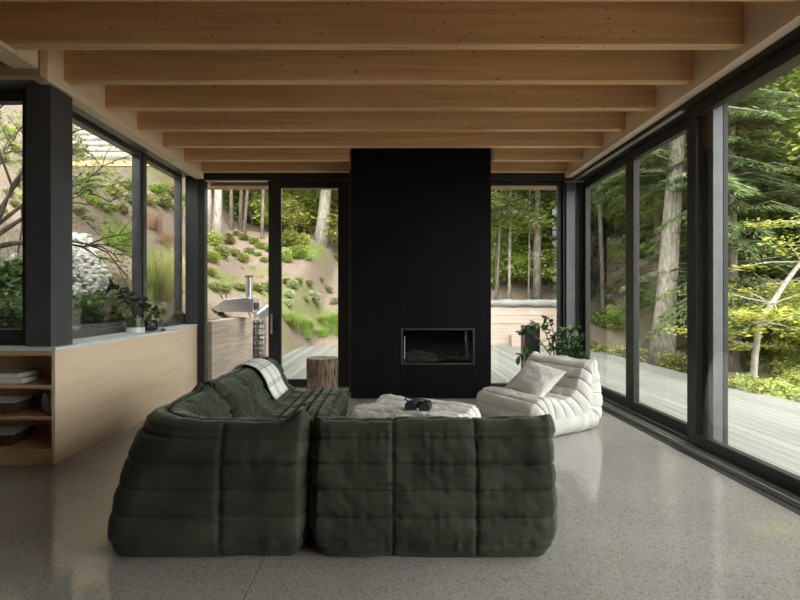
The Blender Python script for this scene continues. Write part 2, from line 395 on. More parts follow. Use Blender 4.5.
# ================================================================== THE ROOM
XR, XL = 2.558, -2.786
ZB, ZC = 3.206, 3.65
YB = 7.5
f = MB().box(-7, 2.55, -4, 7.62, -.25, 0).build('floor', M_FLOOR); f['kind'] = 'structure'
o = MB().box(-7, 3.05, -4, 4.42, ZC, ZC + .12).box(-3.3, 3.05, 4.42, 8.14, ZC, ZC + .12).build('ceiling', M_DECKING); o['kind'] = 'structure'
sbox('wall_rear', M_WALLDK, -7, 2.55, -4.12, -4, 0, 3.65)  # out of view; widened and darkened to cut light from behind
sbox('light_block_wall', M_WALLDK, 2.62, 2.98, -4, -.9, .04, 3.09)  # added out of view to block side light near the camera
sbox('wall_bay', M_WALL, -7, -4.035, 4.22, 4.32, 0, .93)
sbox('wall_left', M_WALL, -7.12, -7, -4, 4.3, 0, 3.65)

NTH = ['frontmost', 'second', 'third', 'fourth', 'fifth', 'sixth', 'seventh']
for i in range(8):
    y = 3.024 + .61 * i
    if i >= 6:
        nm = 'rearmost' if i == 7 else 'last but one'
        for x0, x1, lab in ((XL, -.575, nm + ' short wooden ceiling beam, left of the black fireplace'),
                            (1.36, XR, nm + ' short wooden ceiling beam, right of the black fireplace')):
            b = MB().box(x0, x1, y, y + .089, ZB, ZC).build('ceiling_beam', M_BEAM, None, .003)
            tag(b, lab, 'beam', 'wooden ceiling beams')
        continue
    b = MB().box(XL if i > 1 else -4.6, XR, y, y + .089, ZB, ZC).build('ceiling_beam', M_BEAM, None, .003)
    lab = ['frontmost wooden ceiling beam, only its pale underside showing at the top edge',
           'second wooden ceiling beam from the front, running on past the left post',
           'third wooden ceiling beam from the front, its left end above the dark post',
           'fourth wooden ceiling beam from the front, across the middle of the ceiling',
           'fifth wooden ceiling beam from the front, next but one to the fireplace',
           'sixth wooden ceiling beam from the front, just before the top of the black fireplace'][i]
    tag(b, lab, 'beam', 'wooden ceiling beams')

sbox('trim_1', M_LEDGER, XR, 2.66, -4, 7.4, 3.135, ZC)                 # right ledger
sbox('trim_2', M_LEDGER, -2.9, XL, 4.045, 7.4, 3.12, ZC)               # left ledger
sbox('trim_3', M_LEDGER, -2.99, -2.80, 3.73, 3.955, 3.17, 3.5)        # short outrigger
sbox('trim_4', M_FASCIA, -6.6, -2.786, 3.96, 4.04, 3.12, 3.64)
sbox('trim_30', M_LEDGER, -2.99, -2.80, 2.4, 3.725, 3.17, 3.204)           # header over the left bay
sbox('trim_5', M_FRAMEG, -6.6, -2.905, 4.045, 4.4, 3.12, 3.2)          # soffit of the left bay
sbox('trim_6', M_FRAMEG, -3.09, -2.905, 4.41, 7.4, 3.165, 3.25)        # blind box above the left windows
sbox('trim_7', M_FRAME, 2.665, 3.05, -4, 7.4, 3.10, 3.6)               # right head
sbox('trim_8', M_ALU, 2.67, 2.71, 4.62, 7.35, 3.085, 3.099, bevel=.002)  # empty track rail
sbox('trim_9', M_FASCIA, -3.0, 2.75, 7.85, 8.13, 3.12, 3.65)           # outer eave beam behind the back wall
sbox('trim_10', M_LEDGER, -2.98, -2.84, 7.63, 7.84, 3.10, 3.65)
# wall above the left windows / outer edge
sbox('trim_11', M_FRAME, -3.3, -3.1, 4.3, 7.62, 3.2, 3.65)

# dark post
tag(MB().box(-3.02, -2.81, 4.12, 4.40, .961, 3.119).build('post', M_POST, None, .004), 'square charcoal post standing on the pale worktop at left', 'post')

def frame_window(name, axis, c, a0, a1, z0, z1, w=.06, d=.09, mat=M_FRAME, glass=M_GLASS, sw=None):
    """rectangular frame with one pane. axis 'x': plane normal along x at x=c, running a0..a1 in y; axis 'y' likewise"""
    e = struct_empty(name, ((c, (a0 + a1) / 2, z0) if axis == 'x' else ((a0 + a1) / 2, c, z0)))
    sw = sw or w
    def bx(mb, p0, p1, q0, q1, d0, d1):
        if axis == 'x': mb.box(c + d0, c + d1, p0, p1, q0, q1)
        else: mb.box(p0, p1, c + d0, c + d1, q0, q1)
    for nm, (p0, p1, q0, q1) in (('stile', (a0, a0 + sw, z0, z1)), ('stile', (a1 - sw, a1, z0, z1)), ('head_rail', (a0 + sw, a1 - sw, z1 - w, z1)), ('bottom_rail', (a0 + sw, a1 - sw, z0, z0 + w))):
        m = MB(); bx(m, p0, p1, q0, q1, -d / 2, d / 2); m.build(nm, mat, e, .003)
    m = MB(); bx(m, a0 + sw - .008, a1 - sw + .008, z0 + w - .008, z1 - w + .008, -.005, .005); m.build('pane', glass, e)
    return e
# left bay window (faces the camera) and the two left wall windows
frame_window('window_1', 'y', 4.27, -6.55, -3.03, .999, 3.119, .095)
sbox('trim_12', M_FRAME, -6.5, -3.03, 4.22, 4.32, .961, .998)
frame_window('window_2', 'x', -3.19, 4.41, 6.275, .962, 3.195, .065, .1, M_FRAMEG, sw=.05)
frame_window('window_3', 'x', -3.19, 6.345, 7.49, .962, 3.195, .065, .1, M_FRAMEG, sw=.06)
sbox('trim_13', M_FRAMEG, -3.26, -3.12, 6.278, 6.342, .962, 3.195)     # mullion post
# back wall
sbox('trim_14', M_POST, -3.10, -2.91, 7.5, 7.64, .0, 3.25)             # left corner post
sbox('trim_15', M_FRAME, -2.905, -2.81, 7.5, 7.62, 0, 3.12)            # door jamb
sbox('trim_16', M_FRAME, -2.905, -.62, 7.45, 7.64, 3.125, 3.25)        # head left
sbox('trim_17', M_ALU, -2.8, -1.87, 7.47, 7.52, 3.108, 3.124, bevel=.002)  # open track
sbox('trim_18', M_FRAMEG, -2.8, -.62, 7.64, 7.78, -.06, .03)           # threshold
sbox('trim_19', M_FRAME, 1.40, 2.9, 7.45, 7.64, 3.125, 3.25)           # head right
sbox('trim_20', M_FRAME, 2.568, 2.60, 7.5, 7.62, .0, 3.12)             # right jamb
sbox('trim_21', M_FRAMEG, 2.605, 2.74, 7.47, 7.62, .04, 3.09)             # corner column
sbox('trim_22', M_FRAME, 2.755, 2.93, 7.47, 7.62, .04, 3.09)
sbox('trim_23', M_POST, -.62, -.57, 7.2, 7.62, 0, 3.2)                 # reveal beside chimney

# sliding door left of the fireplace (slid open to the right)
d1 = frame_window('door_1', 'y', 7.58, -1.865, -.625, .032, 3.12, .10, .07, M_FRAME, sw=.19)
MB().box(-1.83, -1.80, 7.515, 7.545, .82, 1.12).build('handle', M_ALU, d1, .004)
# fixed pane in behind the left stile leaves the left bay open
frame_window('window_4', 'y', 7.58, 1.385, 2.565, .01, 3.12, .06, .07, M_FRAME, sw=.06)
# right wall: track, sashes
sbox('trim_24', M_RUBBER, 2.552, 2.615, -4, 7.46, -.03, .003, bevel=0)  # solid black strip in place of the shaded channel beside the track
tr = struct_empty('trim_25', (2.8, 2, 0))
MB().box(2.615, 2.98, -4, 7.46, -.2, .012).build('track_base', M_FRAMEG, tr, .002)
for x in (2.635, 2.69, 2.79):
    MB().box(x, x + .018, -4, 7.46, .0125, .034).build('track_rail', M_ALU if x < 2.75 else M_FRAMEG, tr, .002)
frame_window('door_2', 'x', 2.875, 5.965, 7.45, .036, 3.09, .11, .07, M_FRAME, sw=.11)
frame_window('door_3', 'x', 2.855, 4.43, 5.96, .036, 3.09, .11, .07, M_FRAME, sw=.12)
frame_window('door_4', 'x', 2.755, 2.35, 4.61, .036, 3.095, .105, .07, M_FRAME, sw=.13)
frame_window('door_5', 'x', 2.875, .4, 2.345, .036, 3.09, .11, .07, M_FRAME, sw=.12)
sbox('trim_26', M_FRAMEG, 2.80, 2.885, 4.36, 4.425, .036, 3.09, bevel=.002)   # pale jamb column behind the front sash
sbox('trim_27', M_FRAME, 2.89, 2.93, 4.36, 4.425, .036, 3.09, bevel=.002)

# ------------------------------------------------------------------ fireplace
fp = thing('fireplace', 'tall matt black floor to ceiling fireplace with a wide glass firebox', 'fireplace', (.405, 7.2, 0))
X0, X1, YF = -.554, 1.338, 6.755
fx0, fx1, fz0, fz1 = .122, 1.115, .46, .948
MB().box(X0 + .01, X1 - .01, YF + .012, YF + .03, fz1 + .02, 3.64).box(X0 + .01, X1 - .01, 7.30, 7.62, .01, 3.64).box(X0 + .01, fx0 - .01, YF + .012, 7.3, .01, 3.64).box(fx1 + .01, X1 - .01, YF + .012, 7.3, .01, 3.64).build('core', M_BLACKD, fp)
def pan(x0, x1, z0, z1): MB().box(x0, x1, YF, YF + .012, z0, z1).build('front_panel', M_BLACK, fp, .0015)
g = .002
pan(X0, fx0 - g, fz1 + g, 3.645); pan(fx0 + g, X1, fz1 + g, 3.645)
pan(X0, fx0 - g, .004, fz1 - g); pan(fx1 + g, X1, .004, fz1 - g); pan(fx0 + g, fx1 - g, .004, fz0 - g)
for x, nm in ((X0 - .001, 'side_panel'), (X1 - .011, 'side_panel')):
    MB().box(x, x + .012, YF + .012, 7.6, .004, 3.645).build(nm, M_BLACK, fp, .0015)
fb = MB().box(fx0, fx1, 7.2, 7.22, fz0, fz1).box(fx0, fx0 + .015, YF + .03, 7.2, fz0, fz1).box(fx1 - .015, fx1, YF + .03, 7.2, fz0, fz1).box(fx0, fx1, YF + .03, 7.2, fz0, fz0 + .015).box(fx0, fx1, YF + .03, 7.2, fz1 - .015, fz1).build('firebox', M_BLACKD, fp)
fr = MB()
for b in ((fx0, fx1, fz1 - .022, fz1), (fx0, fx1, fz0, fz0 + .022), (fx0, fx0 + .022, fz0 + .022, fz1 - .022), (fx1 - .022, fx1, fz0 + .022, fz1 - .022)):
    fr.box(b[0], b[1], YF - .012, YF + .02, b[2], b[3])
frm = fr.build('firebox_frame', M_DKSTEEL, fp, .002)
gd = MB().box(fx0 + .022, fx1 - .022, YF + .012, YF + .02, fz0 + .022, fz1 - .022).build('glass_door', M_FIREGLASS, fp)
MB().tube([(fx0 + .048, YF - .012, .54), (fx0 + .048, YF - .012, .84)], .006, 10).build('handle', M_ALU, gd)
lg = MB()
for k, (x, z, a) in enumerate(((.35, .50, .1), (.62, .50, -.15), (.9, .5, .12), (.55, .57, .2), (.8, .57, -.1))):
    lg.tube([(x - .13, 7.0 + .03 * k, z + a * .1), (x + .13, 7.05, z - a * .1)], .038, 9)
lg.build('logs', M_BARKDK, fp)

# ------------------------------------------------------------------ shelving cabinet, worktop
cb = thing('shelving_cabinet', 'long low oak cabinet with open shelves at its near end', 'cabinet', (-2.95, 5.2, 0))
MB().box(-2.765, -2.735, 4.06, 6.48, .112, .929).build('side_panel', M_OAK, cb, .002)
MB().box(-2.775, -2.746, 4.066, 6.48, .0, .108).build('plinth', M_OAK, cb, .002)
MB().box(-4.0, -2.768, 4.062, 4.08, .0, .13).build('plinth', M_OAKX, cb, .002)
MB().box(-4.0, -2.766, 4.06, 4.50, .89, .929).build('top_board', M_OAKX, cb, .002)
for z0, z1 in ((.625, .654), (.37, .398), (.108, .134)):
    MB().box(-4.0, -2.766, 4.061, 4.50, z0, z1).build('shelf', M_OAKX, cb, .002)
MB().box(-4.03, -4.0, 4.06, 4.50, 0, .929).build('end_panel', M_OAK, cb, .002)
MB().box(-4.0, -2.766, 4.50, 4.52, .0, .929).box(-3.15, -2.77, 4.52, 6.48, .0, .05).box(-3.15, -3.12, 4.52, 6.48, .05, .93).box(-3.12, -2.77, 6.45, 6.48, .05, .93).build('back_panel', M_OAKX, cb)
wt = MB().add([(-4.2, 4.05, .931), (-2.725, 4.05, .931), (-2.725, 6.48, .931), (-3.14, 6.48, .931), (-3.14, 4.52, .931), (-4.2, 4.52, .931),
               (-4.2, 4.05, .960), (-2.725, 4.05, .960), (-2.725, 6.48, .960), (-3.14, 6.48, .960), (-3.14, 4.52, .960), (-4.2, 4.52, .960)],
              [(0, 1, 2, 3, 4, 5), (11, 10, 9, 8, 7, 6)] + [(i, (i + 1) % 6, (i + 1) % 6 + 6, i + 6) for i in range(6)])
tag(wt.build('worktop', M_STONE, None, .002), 'pale stone worktop over the low oak cabinet, under the left windows', 'worktop')
sbox('trim_28', M_OAKPALE, -3.13, -2.92, 6.485, 7.49, 0, .95, bevel=.002)
sbox('trim_29', M_STONE, -3.135, -2.905, 6.485, 7.495, .951, .968, bevel=.002)

# things on the shelves
def book(label, x0, x1, y0, y1, z0, z1, cov, rz=0):
    cx, cy = (x0 + x1) / 2, (y0 + y1) / 2
    t = thing('book', label, 'book', (cx, cy, z0), rz, 'stacked books on the top shelf')
    w, d, h = (x1 - x0) / 2, (y1 - y0) / 2, z1 - z0
    MB().box(-w, w, -d, d, 0, .004).box(-w, w, -d, d, h - .004, h).box(-w, -w + .004, -d, d, .004, h - .004).build('cover', cov, t, .001, world=False)
    MB().box(-w + .005, w - .006, -d + .005, d - .005, .0045, h - .0045).build('pages', M_PAPER, t, world=False)
book('lower grey-white book of the stack on the top shelf', -3.40, -3.05, 4.12, 4.38, .6545, .695, M_BOOKW, .03)
book('upper sage-covered book of the stack on the top shelf', -3.42, -3.08, 4.13, 4.37, .6955, .735, M_BOOKG, -.05)
bx = thing('small_box', 'small white card box at the right end of the top shelf', 'box', (-2.815, 4.30, .6545))
MB().box(-.03, .03, -.03, .03, 0, .062).build('body', M_WHITE, bx, .003, world=False)
MB().box(-.032, .032, -.032, .032, .055, .075).build('lid', M_WHITE, bx, .003, world=False)
vz = thing('vase', 'round ribbed slate grey vase on the middle shelf', 'vase', (-2.865, 4.22, .3985))
MB().lathe([(.0, 0), (.052, 0), (.066, .02), (.076, .07), (.074, .115), (.064, .155), (.060, .168), (.054, .168), (.058, .15), (.066, .11), (.06, .03), (0, .02)], n=72, rfun=lambda a, z: 1 + .035 * math.cos(18 * a)).build('body', M_VASE, vz, smooth=True, world=False)
def tray(label, x, y, z):
    t = thing('basket', label, 'basket', (x, y, z), .08, 'bark baskets on the shelves')
    m = MB()
    def ring(w, d, zz): return [(-w, -d, zz), (w, -d, zz), (w, d, zz), (-w, d, zz)]
    vs = ring(.13, .11, 0) + ring(.18, .15, .10) + ring(.17, .14, .10) + ring(.125, .10, .015)
    fs = [(3, 2, 1, 0), (12, 13, 14, 15)]
    for a in range(3):
        for k in range(4): fs.append((a * 4 + k, a * 4 + (k + 1) % 4, a * 4 + 4 + (k + 1) % 4, a * 4 + 4 + k))
    m.add(vs, fs).build('body', M_BASKET, t, .006, world=False)
    mm = MB(); k = .72
    vs = ring(.125, .10, .06) + ring(.150, .122, .104) ; vs2 = ring(.147, .119, .106) + ring(.12, .095, .065)
    vs = vs + vs2
    fs = [(3, 2, 1, 0), (12, 13, 14, 15)]
    for a in range(3):
        for q in range(4): fs.append((a * 4 + q, a * 4 + (q + 1) % 4, a * 4 + 4 + (q + 1) % 4, a * 4 + 4 + q))
    mm.add(vs, fs).build('liner', M_LINER, t, .001, world=False)
tray('bark basket with a pale liner on the middle shelf beside the vase', -3.28, 4.24, .3985)
tray('bark basket with a pale liner alone on the bottom shelf', -3.30, 4.24, .1345)

# ------------------------------------------------------------------ leaves helper
def quads(C, A, B, la, wb):
    """rhombus leaves: centre C, long axis A, side axis B"""
    n = len(C); la = np.broadcast_to(la, n)[:, None]; wb = np.broadcast_to(wb, n)[:, None]
    V = np.stack([C - A * la * .5, C + B * wb * .5 - A * la * .08, C + A * la * .5, C - B * wb * .5 - A * la * .08], 1).reshape(-1, 3)
    return V, np.arange(4 * n).reshape(-1, 4)
def unit(v): return v / np.maximum(np.linalg.norm(v, axis=-1, keepdims=True), 1e-9)
def rdir(n, rng, flat=1.): 
    v = rng.normal(size=(n, 3)); v[:, 2] *= flat; return unit(v)
def leaf_axes(n, rng, tilt=.5):
    a = rng.uniform(0, 2 * PI, n); A = np.stack([np.cos(a), np.sin(a), rng.normal(-.15, tilt * .6, n)], 1); A = unit(A)
    up = np.stack([rng.normal(0, tilt, n), rng.normal(0, tilt, n), np.ones(n)], 1)
    B = unit(np.cross(up, A)); return A, B

def pot_plant_leaves(stems, rng, leaf_l, leaf_w, per, mat, parent, name='leaf', droop=.2, single=False):
    """stems: list of polylines; leaves paired along them; each leaf is a folded blade"""
    parts = []
    for st in stems:
        st = [Vector(p) for p in st]
        for k in range(per):
            t = .3 + .7 * (k + .5) / per; i = min(int(t * (len(st) - 1)), len(st) - 2); fr = t * (len(st) - 1) - i
            p = st[i].lerp(st[i + 1], fr); tan = (st[i + 1] - st[i]).normalized()
            for s in (-1, 1):
                side = tan.cross(Vector((rng.normal(), rng.normal(), .3))).normalized() * s
                a = (side + tan * .5 + Vector((0, 0, -droop))).normalized(); ll = leaf_l * rng.uniform(.7, 1.15); ww = leaf_w * rng.uniform(.8, 1.1)
                b = a.cross(Vector((rng.normal() * .4, rng.normal() * .4, 1))).normalized(); nrm = a.cross(b)
                vs = [p, p + a * ll * .3 + b * ww * .5, p + a * ll * .7 + b * ww * .42 - nrm * .004, p + a * ll, p + a * ll * .7 - b * ww * .42 - nrm * .004, p + a * ll * .3 - b * ww * .5, p + a * ll * .5 - nrm * .1 * ww]
                parts.append((vs, [(0, 1, 6), (1, 2, 6), (2, 3, 6), (3, 4, 6), (4, 5, 6), (5, 0, 6)]))
    if single:
        m = MB()
        for vs, fs in parts: m.add(vs, fs)
        m.build('foliage', mat, parent, smooth=True, world=False)
    return parts

rng = np.random.default_rng(5)
# glass pot with a dark-leaved plant on the worktop
p1 = thing('potted_plant', 'dark-leaved plant in a grey glass pot on the worktop', 'plant', (-2.945, 5.74, .9605))
p1.scale = (1.4, 1.4, 1.4)
MB().lathe([(0, 0), (.066, 0), (.07, .004), (.07, .045), (0, .045)], n=32).build('pot_base', M_CERAMIC, p1, smooth=True, world=False)
MB().lathe([(.0701, .046), (.0705, .146), (.066, .146), (.0655, .048)], n=32).build('glass_pot', M_POTGLASS, p1, smooth=True, world=False)
MB().lathe([(0, .0455), (.062, .0455), (.063, .125), (0, .132)], n=24).build('soil', m_noise('mossy_soil', (.10, .13, .09), (.2, .24, .18), 20, .9), p1, smooth=True, world=False)
stems = [[(0, 0, .12), (-.05, .02, .2), (-.12, 0, .33), (-.17, -.03, .4), (-.25, -.06, .4)], [(0, 0, .12), (-.02, -.05, .22), (-.06, -.1, .34), (-.12, -.14, .36)],
         [(.01, 0, .12), (.02, .05, .2), (.03, .1, .26)], [(-.01, .01, .12), (-.06, .05, .24), (-.10, .08, .36), (-.16, .1, .4)], [(0, 0, .12), (-.02, 0, .22), (-.05, -.03, .3), (-.08, -.03, .34)]]
sm = MB()
for s in stems: sm.tube(s, [.004] * (len(s) - 1) + [.002], 6)
sm.build('stem', M_BARKDK, p1, smooth=True, world=False)
pot_plant_leaves(stems, rng, .085, .05, 5, M_DARKPLANT, p1, single=True, droop=.5)
p2 = thing('potted_plant', 'trailing green plant in a dark blue pot on the worktop', 'plant', (-2.97, 6.14, .9605))
p2.scale = (1.25, 1.25, 1.25)
MB().lathe([(0, 0), (.05, 0), (.075, .02), (.08, .06), (.075, .10), (.07, .105), (.066, .10), (0, .09)], n=32).build('pot', M_BLUEPOT, p2, smooth=True, world=False)
stems = [[(0, 0, .09), (.04, -.02, .17), (.10, -.05, .16), (.15, -.07, .08), (.17, -.08, .0)], [(0, 0, .09), (-.02, 0, .2), (-.05, .02, .24)], [(0, 0, .09), (.02, .03, .18), (.06, .05, .2)],
         [(0, 0, .09), (-.05, -.03, .15), (-.11, -.05, .15)], [(0, 0, .09), (.03, -.05, .14), (.06, -.12, .1), (.07, -.15, .04)]]
sm = MB()
for s in stems: sm.tube(s, .003, 6)
sm.build('stem', M_HOUSEPLANT, p2, smooth=True, world=False)
pot_plant_leaves(stems, rng, .065, .045, 5, M_HOUSEPLANT, p2, single=True)

# ------------------------------------------------------------------ quilted seats
def catmull(P, n, closed=True):
    P = np.array(P, float); m = len(P); out = []
    for i in range(m):
        p0, p1, p2, p3 = P[(i - 1) % m], P[i], P[(i + 1) % m], P[(i + 2) % m]
        for t in np.linspace(0, 1, 24, endpoint=False):
            out.append(.5 * ((2 * p1) + (-p0 + p2) * t + (2 * p0 - 5 * p1 + 4 * p2 - p3) * t * t + (-p0 + 3 * p1 - 3 * p2 + p3) * t ** 3))
    out = np.array(out); d = np.linalg.norm(np.roll(out, -1, 0) - out, axis=1); s = np.concatenate([[0], np.cumsum(d)]); tot = s[-1]
    tt = np.linspace(0, tot, n, endpoint=False); ext = np.vstack([out, out[:1]])
    return np.stack([np.interp(tt, s, ext[:, 0]), np.interp(tt, s, ext[:, 1])], 1), tt, tot
TOGO = [(.08, 0), (.02, .03), (.0, .12), (.0, .24), (.012, .40), (.035, .54), (.06, .635), (.095, .685), (.15, .695), (.235, .67), (.305, .60), (.355, .49),
        (.42, .40), (.52, .355), (.66, .355), (.80, .38), (.91, .375), (.985, .33), (1.015, .24), (1.0, .12), (.95, .02), (.86, 0), (.5, 0)]
TOGO_SEAMS = [(.0, .085), (.0, .225), (.01, .365), (.025, .495), (.058, .63), (.15, .695), (.275, .645), (.33, .545), (.385, .445), (.46, .375), (.56, .352), (.66, .355), (.76, .372), (.86, .38), (.95, .352), (1.01, .25), (.995, .11)]
TOGO_SPINE = [(.20, .58), (.19, .40), (.22, .24), (.35, .19), (.80, .19)]
OTTO = [(.06, 0), (.015, .04), (.0, .14), (.02, .28), (.09, .362), (.22, .385), (.36, .355), (.5, .355), (.63, .39), (.74, .36), (.80, .26), (.81, .13), (.78, .04), (.72, 0), (.4, 0)]
OTTO_SEAMS = [(.0, .10), (.015, .25), (.12, .375), (.24, .385), (.36, .355), (.48, .353), (.60, .385), (.72, .37), (.80, .25), (.805, .11)]
OTTO_SPINE = [(.25, .19), (.6, .19)]

def nearest_on_poly(P, poly):
    poly = np.array(poly, float); best = None; bd = None
    for a, b in zip(poly[:-1], poly[1:]):
        ab = b - a; t = np.clip(((P - a) @ ab) / (ab @ ab), 0, 1)[:, None]; q = a + t * ab
        d = np.linalg.norm(P - q, axis=1)
        if best is None: best, bd = q, d
        else:
            k = d < bd; best[k] = q[k]; bd = np.minimum(bd, d)
    return best

def seat_mesh(name, W, cols, seed, prof=TOGO, seams=TOGO_SEAMS, spine=TOGO_SPINE, corner=False, amp=.024, nu=430, step=.009, capw=.10, ear=.06, wr=1.0, hscale=1.0, back_amp=.55):
    P, S, tot = catmull(prof, nu)
    SP = nearest_on_poly(P, spine)
    sp_ = np.array(spine, float); sl = np.concatenate([[0], np.cumsum(np.linalg.norm(np.diff(sp_, axis=0), axis=1))])
    if prof is TOGO:
        def par(q):
            t_ = np.linspace(0, sl[-1], 400); pp = np.stack([np.interp(t_, sl, sp_[:, 0]), np.interp(t_, sl, sp_[:, 1])], 1)
            return t_[np.argmin(np.linalg.norm(pp - q, axis=1))]
        ka = int(np.argmin(np.linalg.norm(P - np.array((.275, .645)), axis=1))); kb = int(np.argmin(np.linalg.norm(P - np.array((.82, .375)), axis=1)))
        ta, tb_ = par(P[ka]), par(P[kb]); tq = np.linspace(ta, tb_, kb - ka + 1)
        SP[ka:kb + 1] = np.stack([np.interp(tq, sl, sp_[:, 0]), np.interp(tq, sl, sp_[:, 1])], 1)
    ss = np.sort(np.array([S[np.argmin(np.linalg.norm(P - np.array(q), axis=1))] for q in seams]))
    # distance to neighbouring seams in arclength (cyclic)
    ext = np.concatenate([[ss[-1] - tot], ss, [ss[0] + tot]])
    idx = np.searchsorted(ext, S, side='right') - 1; idx = np.clip(idx, 0, len(ext) - 2)
    lo, hi = ext[idx], ext[idx + 1]; ln = hi - lo; t = (S - lo) / ln
    long = ln > .35
    fu = np.sqrt(np.clip(1 - (2 * t - 1) ** 2, 0, 1)); fu[long] *= .3
    au = amp * np.clip(ln / .13, .5, 1.25)
    dseam = np.minimum(S - lo, hi - S)
    crest = np.exp(-((S - S[np.argmax(P[:, 1])]) / .06) ** 2)
    isback = (P[:, 0] < .14) & (P[:, 1] > .02)
    # stations
    ncap = 16; th = np.linspace(0, PI / 2, ncap + 1)[1:]
    cap_s = 1 - np.cos(th) ** .62; cap_w = np.sin(th) ** .85
    half = W / 2 - capw
    st = []                                          # (lateral coordinate w, cap s, cap w)
    body = np.linspace(-half, half, max(8, int(2 * half / step)))
    for a in range(ncap - 1, -1, -1): st.append((-half, cap_s[a], -cap_w[a]))
    for w in body: st.append((w, 0, 0))
    for a in range(ncap): st.append((half, cap_s[a], cap_w[a]))
    st = np.array(st); nw = len(st)
    U = P[None, :, :] * (1 - st[:, 1])[:, None, None] + SP[None] * st[:, 1][:, None, None]
    wl = st[:, 0][:, None] + st[:, 2][:, None] * capw * np.ones_like(S)[None]
    u, z = U[..., 0], U[..., 1] * hscale
    # lower body is wider than the top
    if not corner:
        wl = wl * (1 - .018 * np.clip((z - .25) / .45, 0, 1) - .05 * np.clip((.14 - z) / .14, 0, 1) ** 2)
    else:
        wl = wl + 0
    if not corner:
        X, Y = wl, u
    else:
        # sweep along an L: lateral t in [-1,1]; negative leg along +x, positive leg along +y
        Dp = W
        lat = wl / (W / 2)
        X = np.zeros_like(u); Y = np.zeros_like(u)
        rho = np.clip(.12 + .30 * np.clip(z / .7, 0, 1) ** 2 - .5 * np.clip(u - .1, 0, 1), .03, .45); rho = np.minimum(rho, np.maximum(Dp - u - .002, .001))
        leg = np.maximum(Dp - u - rho, 0)             # straight length on each leg
        arc = rho * PI / 2; totl = 2 * leg + arc
        # keep the same physical cap width at the two ends
        lf = np.minimum(.5, .42 * totl)
        tt = np.where(lat < -.4, (lat + 1) / .6 * lf, np.where(lat > .4, totl - (1 - lat) / .6 * lf, lf + (lat + .4) / .8 * (totl - 2 * lf)))
        A = tt < leg; C = tt > leg + arc; B = ~(A | C)
        X = np.where(A, Dp - tt, X); Y = np.where(A, u, Y)
        ph = np.clip((tt - leg) / np.maximum(arc, 1e-6), 0, 1) * PI / 2
        X = np.where(B, u + rho - rho * np.sin(ph), X); Y = np.where(B, u + rho - rho * np.cos(ph), Y)
        X = np.where(C, u, X); Y = np.where(C, u + rho + (tt - leg - arc), Y)
        # push the two capped ends out straight
    V = np.stack([X, Y, z], -1)
    dU = np.roll(V, -1, 1) - np.roll(V, 1, 1)
    dW = np.empty_like(V); dW[1:-1] = V[2:] - V[:-2]; dW[0] = V[1] - V[0]; dW[-1] = V[-1] - V[-2]
    Nn = np.cross(dU, dW); Nn = unit(Nn)
    cen = V.reshape(-1, 3).mean(0)
    # orient outward
    k = (nw // 2, int(np.argmin(P[:, 0])))
    if not corner and Nn[k][1] > 0: Nn = -Nn
    if corner and (Nn[k][0] + Nn[k][1]) > 0: Nn = -Nn
    # column seams
    edges = np.concatenate([[-W / 2], cols, [W / 2]])
    ci = np.clip(np.searchsorted(edges, wl, side='right') - 1, 0, len(edges) - 2)
    el, eh = edges[ci], edges[ci + 1]; tw = np.clip((wl - el) / (eh - el), 0, 1)
    dcol = np.full_like(wl, 9.)
    for c in cols: dcol = np.minimum(dcol, np.abs(wl - c))
    fw = (1 - (2 * tw - 1) ** 8)
    colk = 1 - .75 * crest[None]
    colp = 1 - .35 * np.exp(-(dcol / .014) ** 2) * colk
    Sg = np.broadcast_to(S[None], wl.shape)
    capfade = 1 - st[:, 1][:, None] ** 2 * .8
    au = au * np.where((P[:, 0] < .13) & (P[:, 1] > .02) & (P[:, 1] < .66), back_amp, 1.)
    h = au[None] * fu[None] * colp * capfade - .006 * np.exp(-(dseam / .006) ** 2)[None] * capfade
    h = h - .012 * np.exp(-(dcol / .0055) ** 2) * capfade * colk
    # puckers beside the seams, waviness of the seams, broad dents
    puck = vnoise(wl * 42, Sg * 5, seed) * np.exp(-dseam / .03)[None] * .007
    puck2 = vnoise(wl * 5, Sg * 45, seed + 5) * np.exp(-dcol / .06) * .010
    diag = fbm((wl + Sg) * 9, (wl - Sg) * 4, seed + 9, 3) * .006
    broad = fbm(wl * 3.2, Sg * 3.2, seed + 2, 2) * .009
    h = h + wr * (puck + puck2 + diag + broad) * capfade
    # ridge of piping where the cap starts
    pip = np.exp(-((st[:, 1] - .06) / .03) ** 2)[:, None]
    h = h + .008 * pip * (P[:, 1] > .05)[None]
    V = V + Nn * h[..., None]
    if ear:
        e = np.exp(-((np.abs(wl) - W / 2 + .02) / .04) ** 2) * crest[None] * capfade
        V[..., 2] += ear * e
        V[..., 2] += crest[None] * vnoise(wl * 7, 0 * wl, seed + 4) * .006
    V[..., 2] = np.maximum(V[..., 2], .003)
    Vf = V.reshape(-1, 3)
    i = np.arange(nw - 1)[:, None]; j = np.arange(nu)[None]; j2 = (j + 1) % nu
    Q = np.stack([i * nu + j, i * nu + j2, (i + 1) * nu + j2, (i + 1) * nu + j], -1).reshape(-1, 4)
    me = np_mesh(name, Vf, Q)
    bm = bmesh.new(); bm.from_mesh(me)
    bmesh.ops.remove_doubles(bm, verts=bm.verts, dist=.0006)
    bmesh.ops.recalc_face_normals(bm, faces=bm.faces); bm.to_mesh(me); bm.free()
    return me

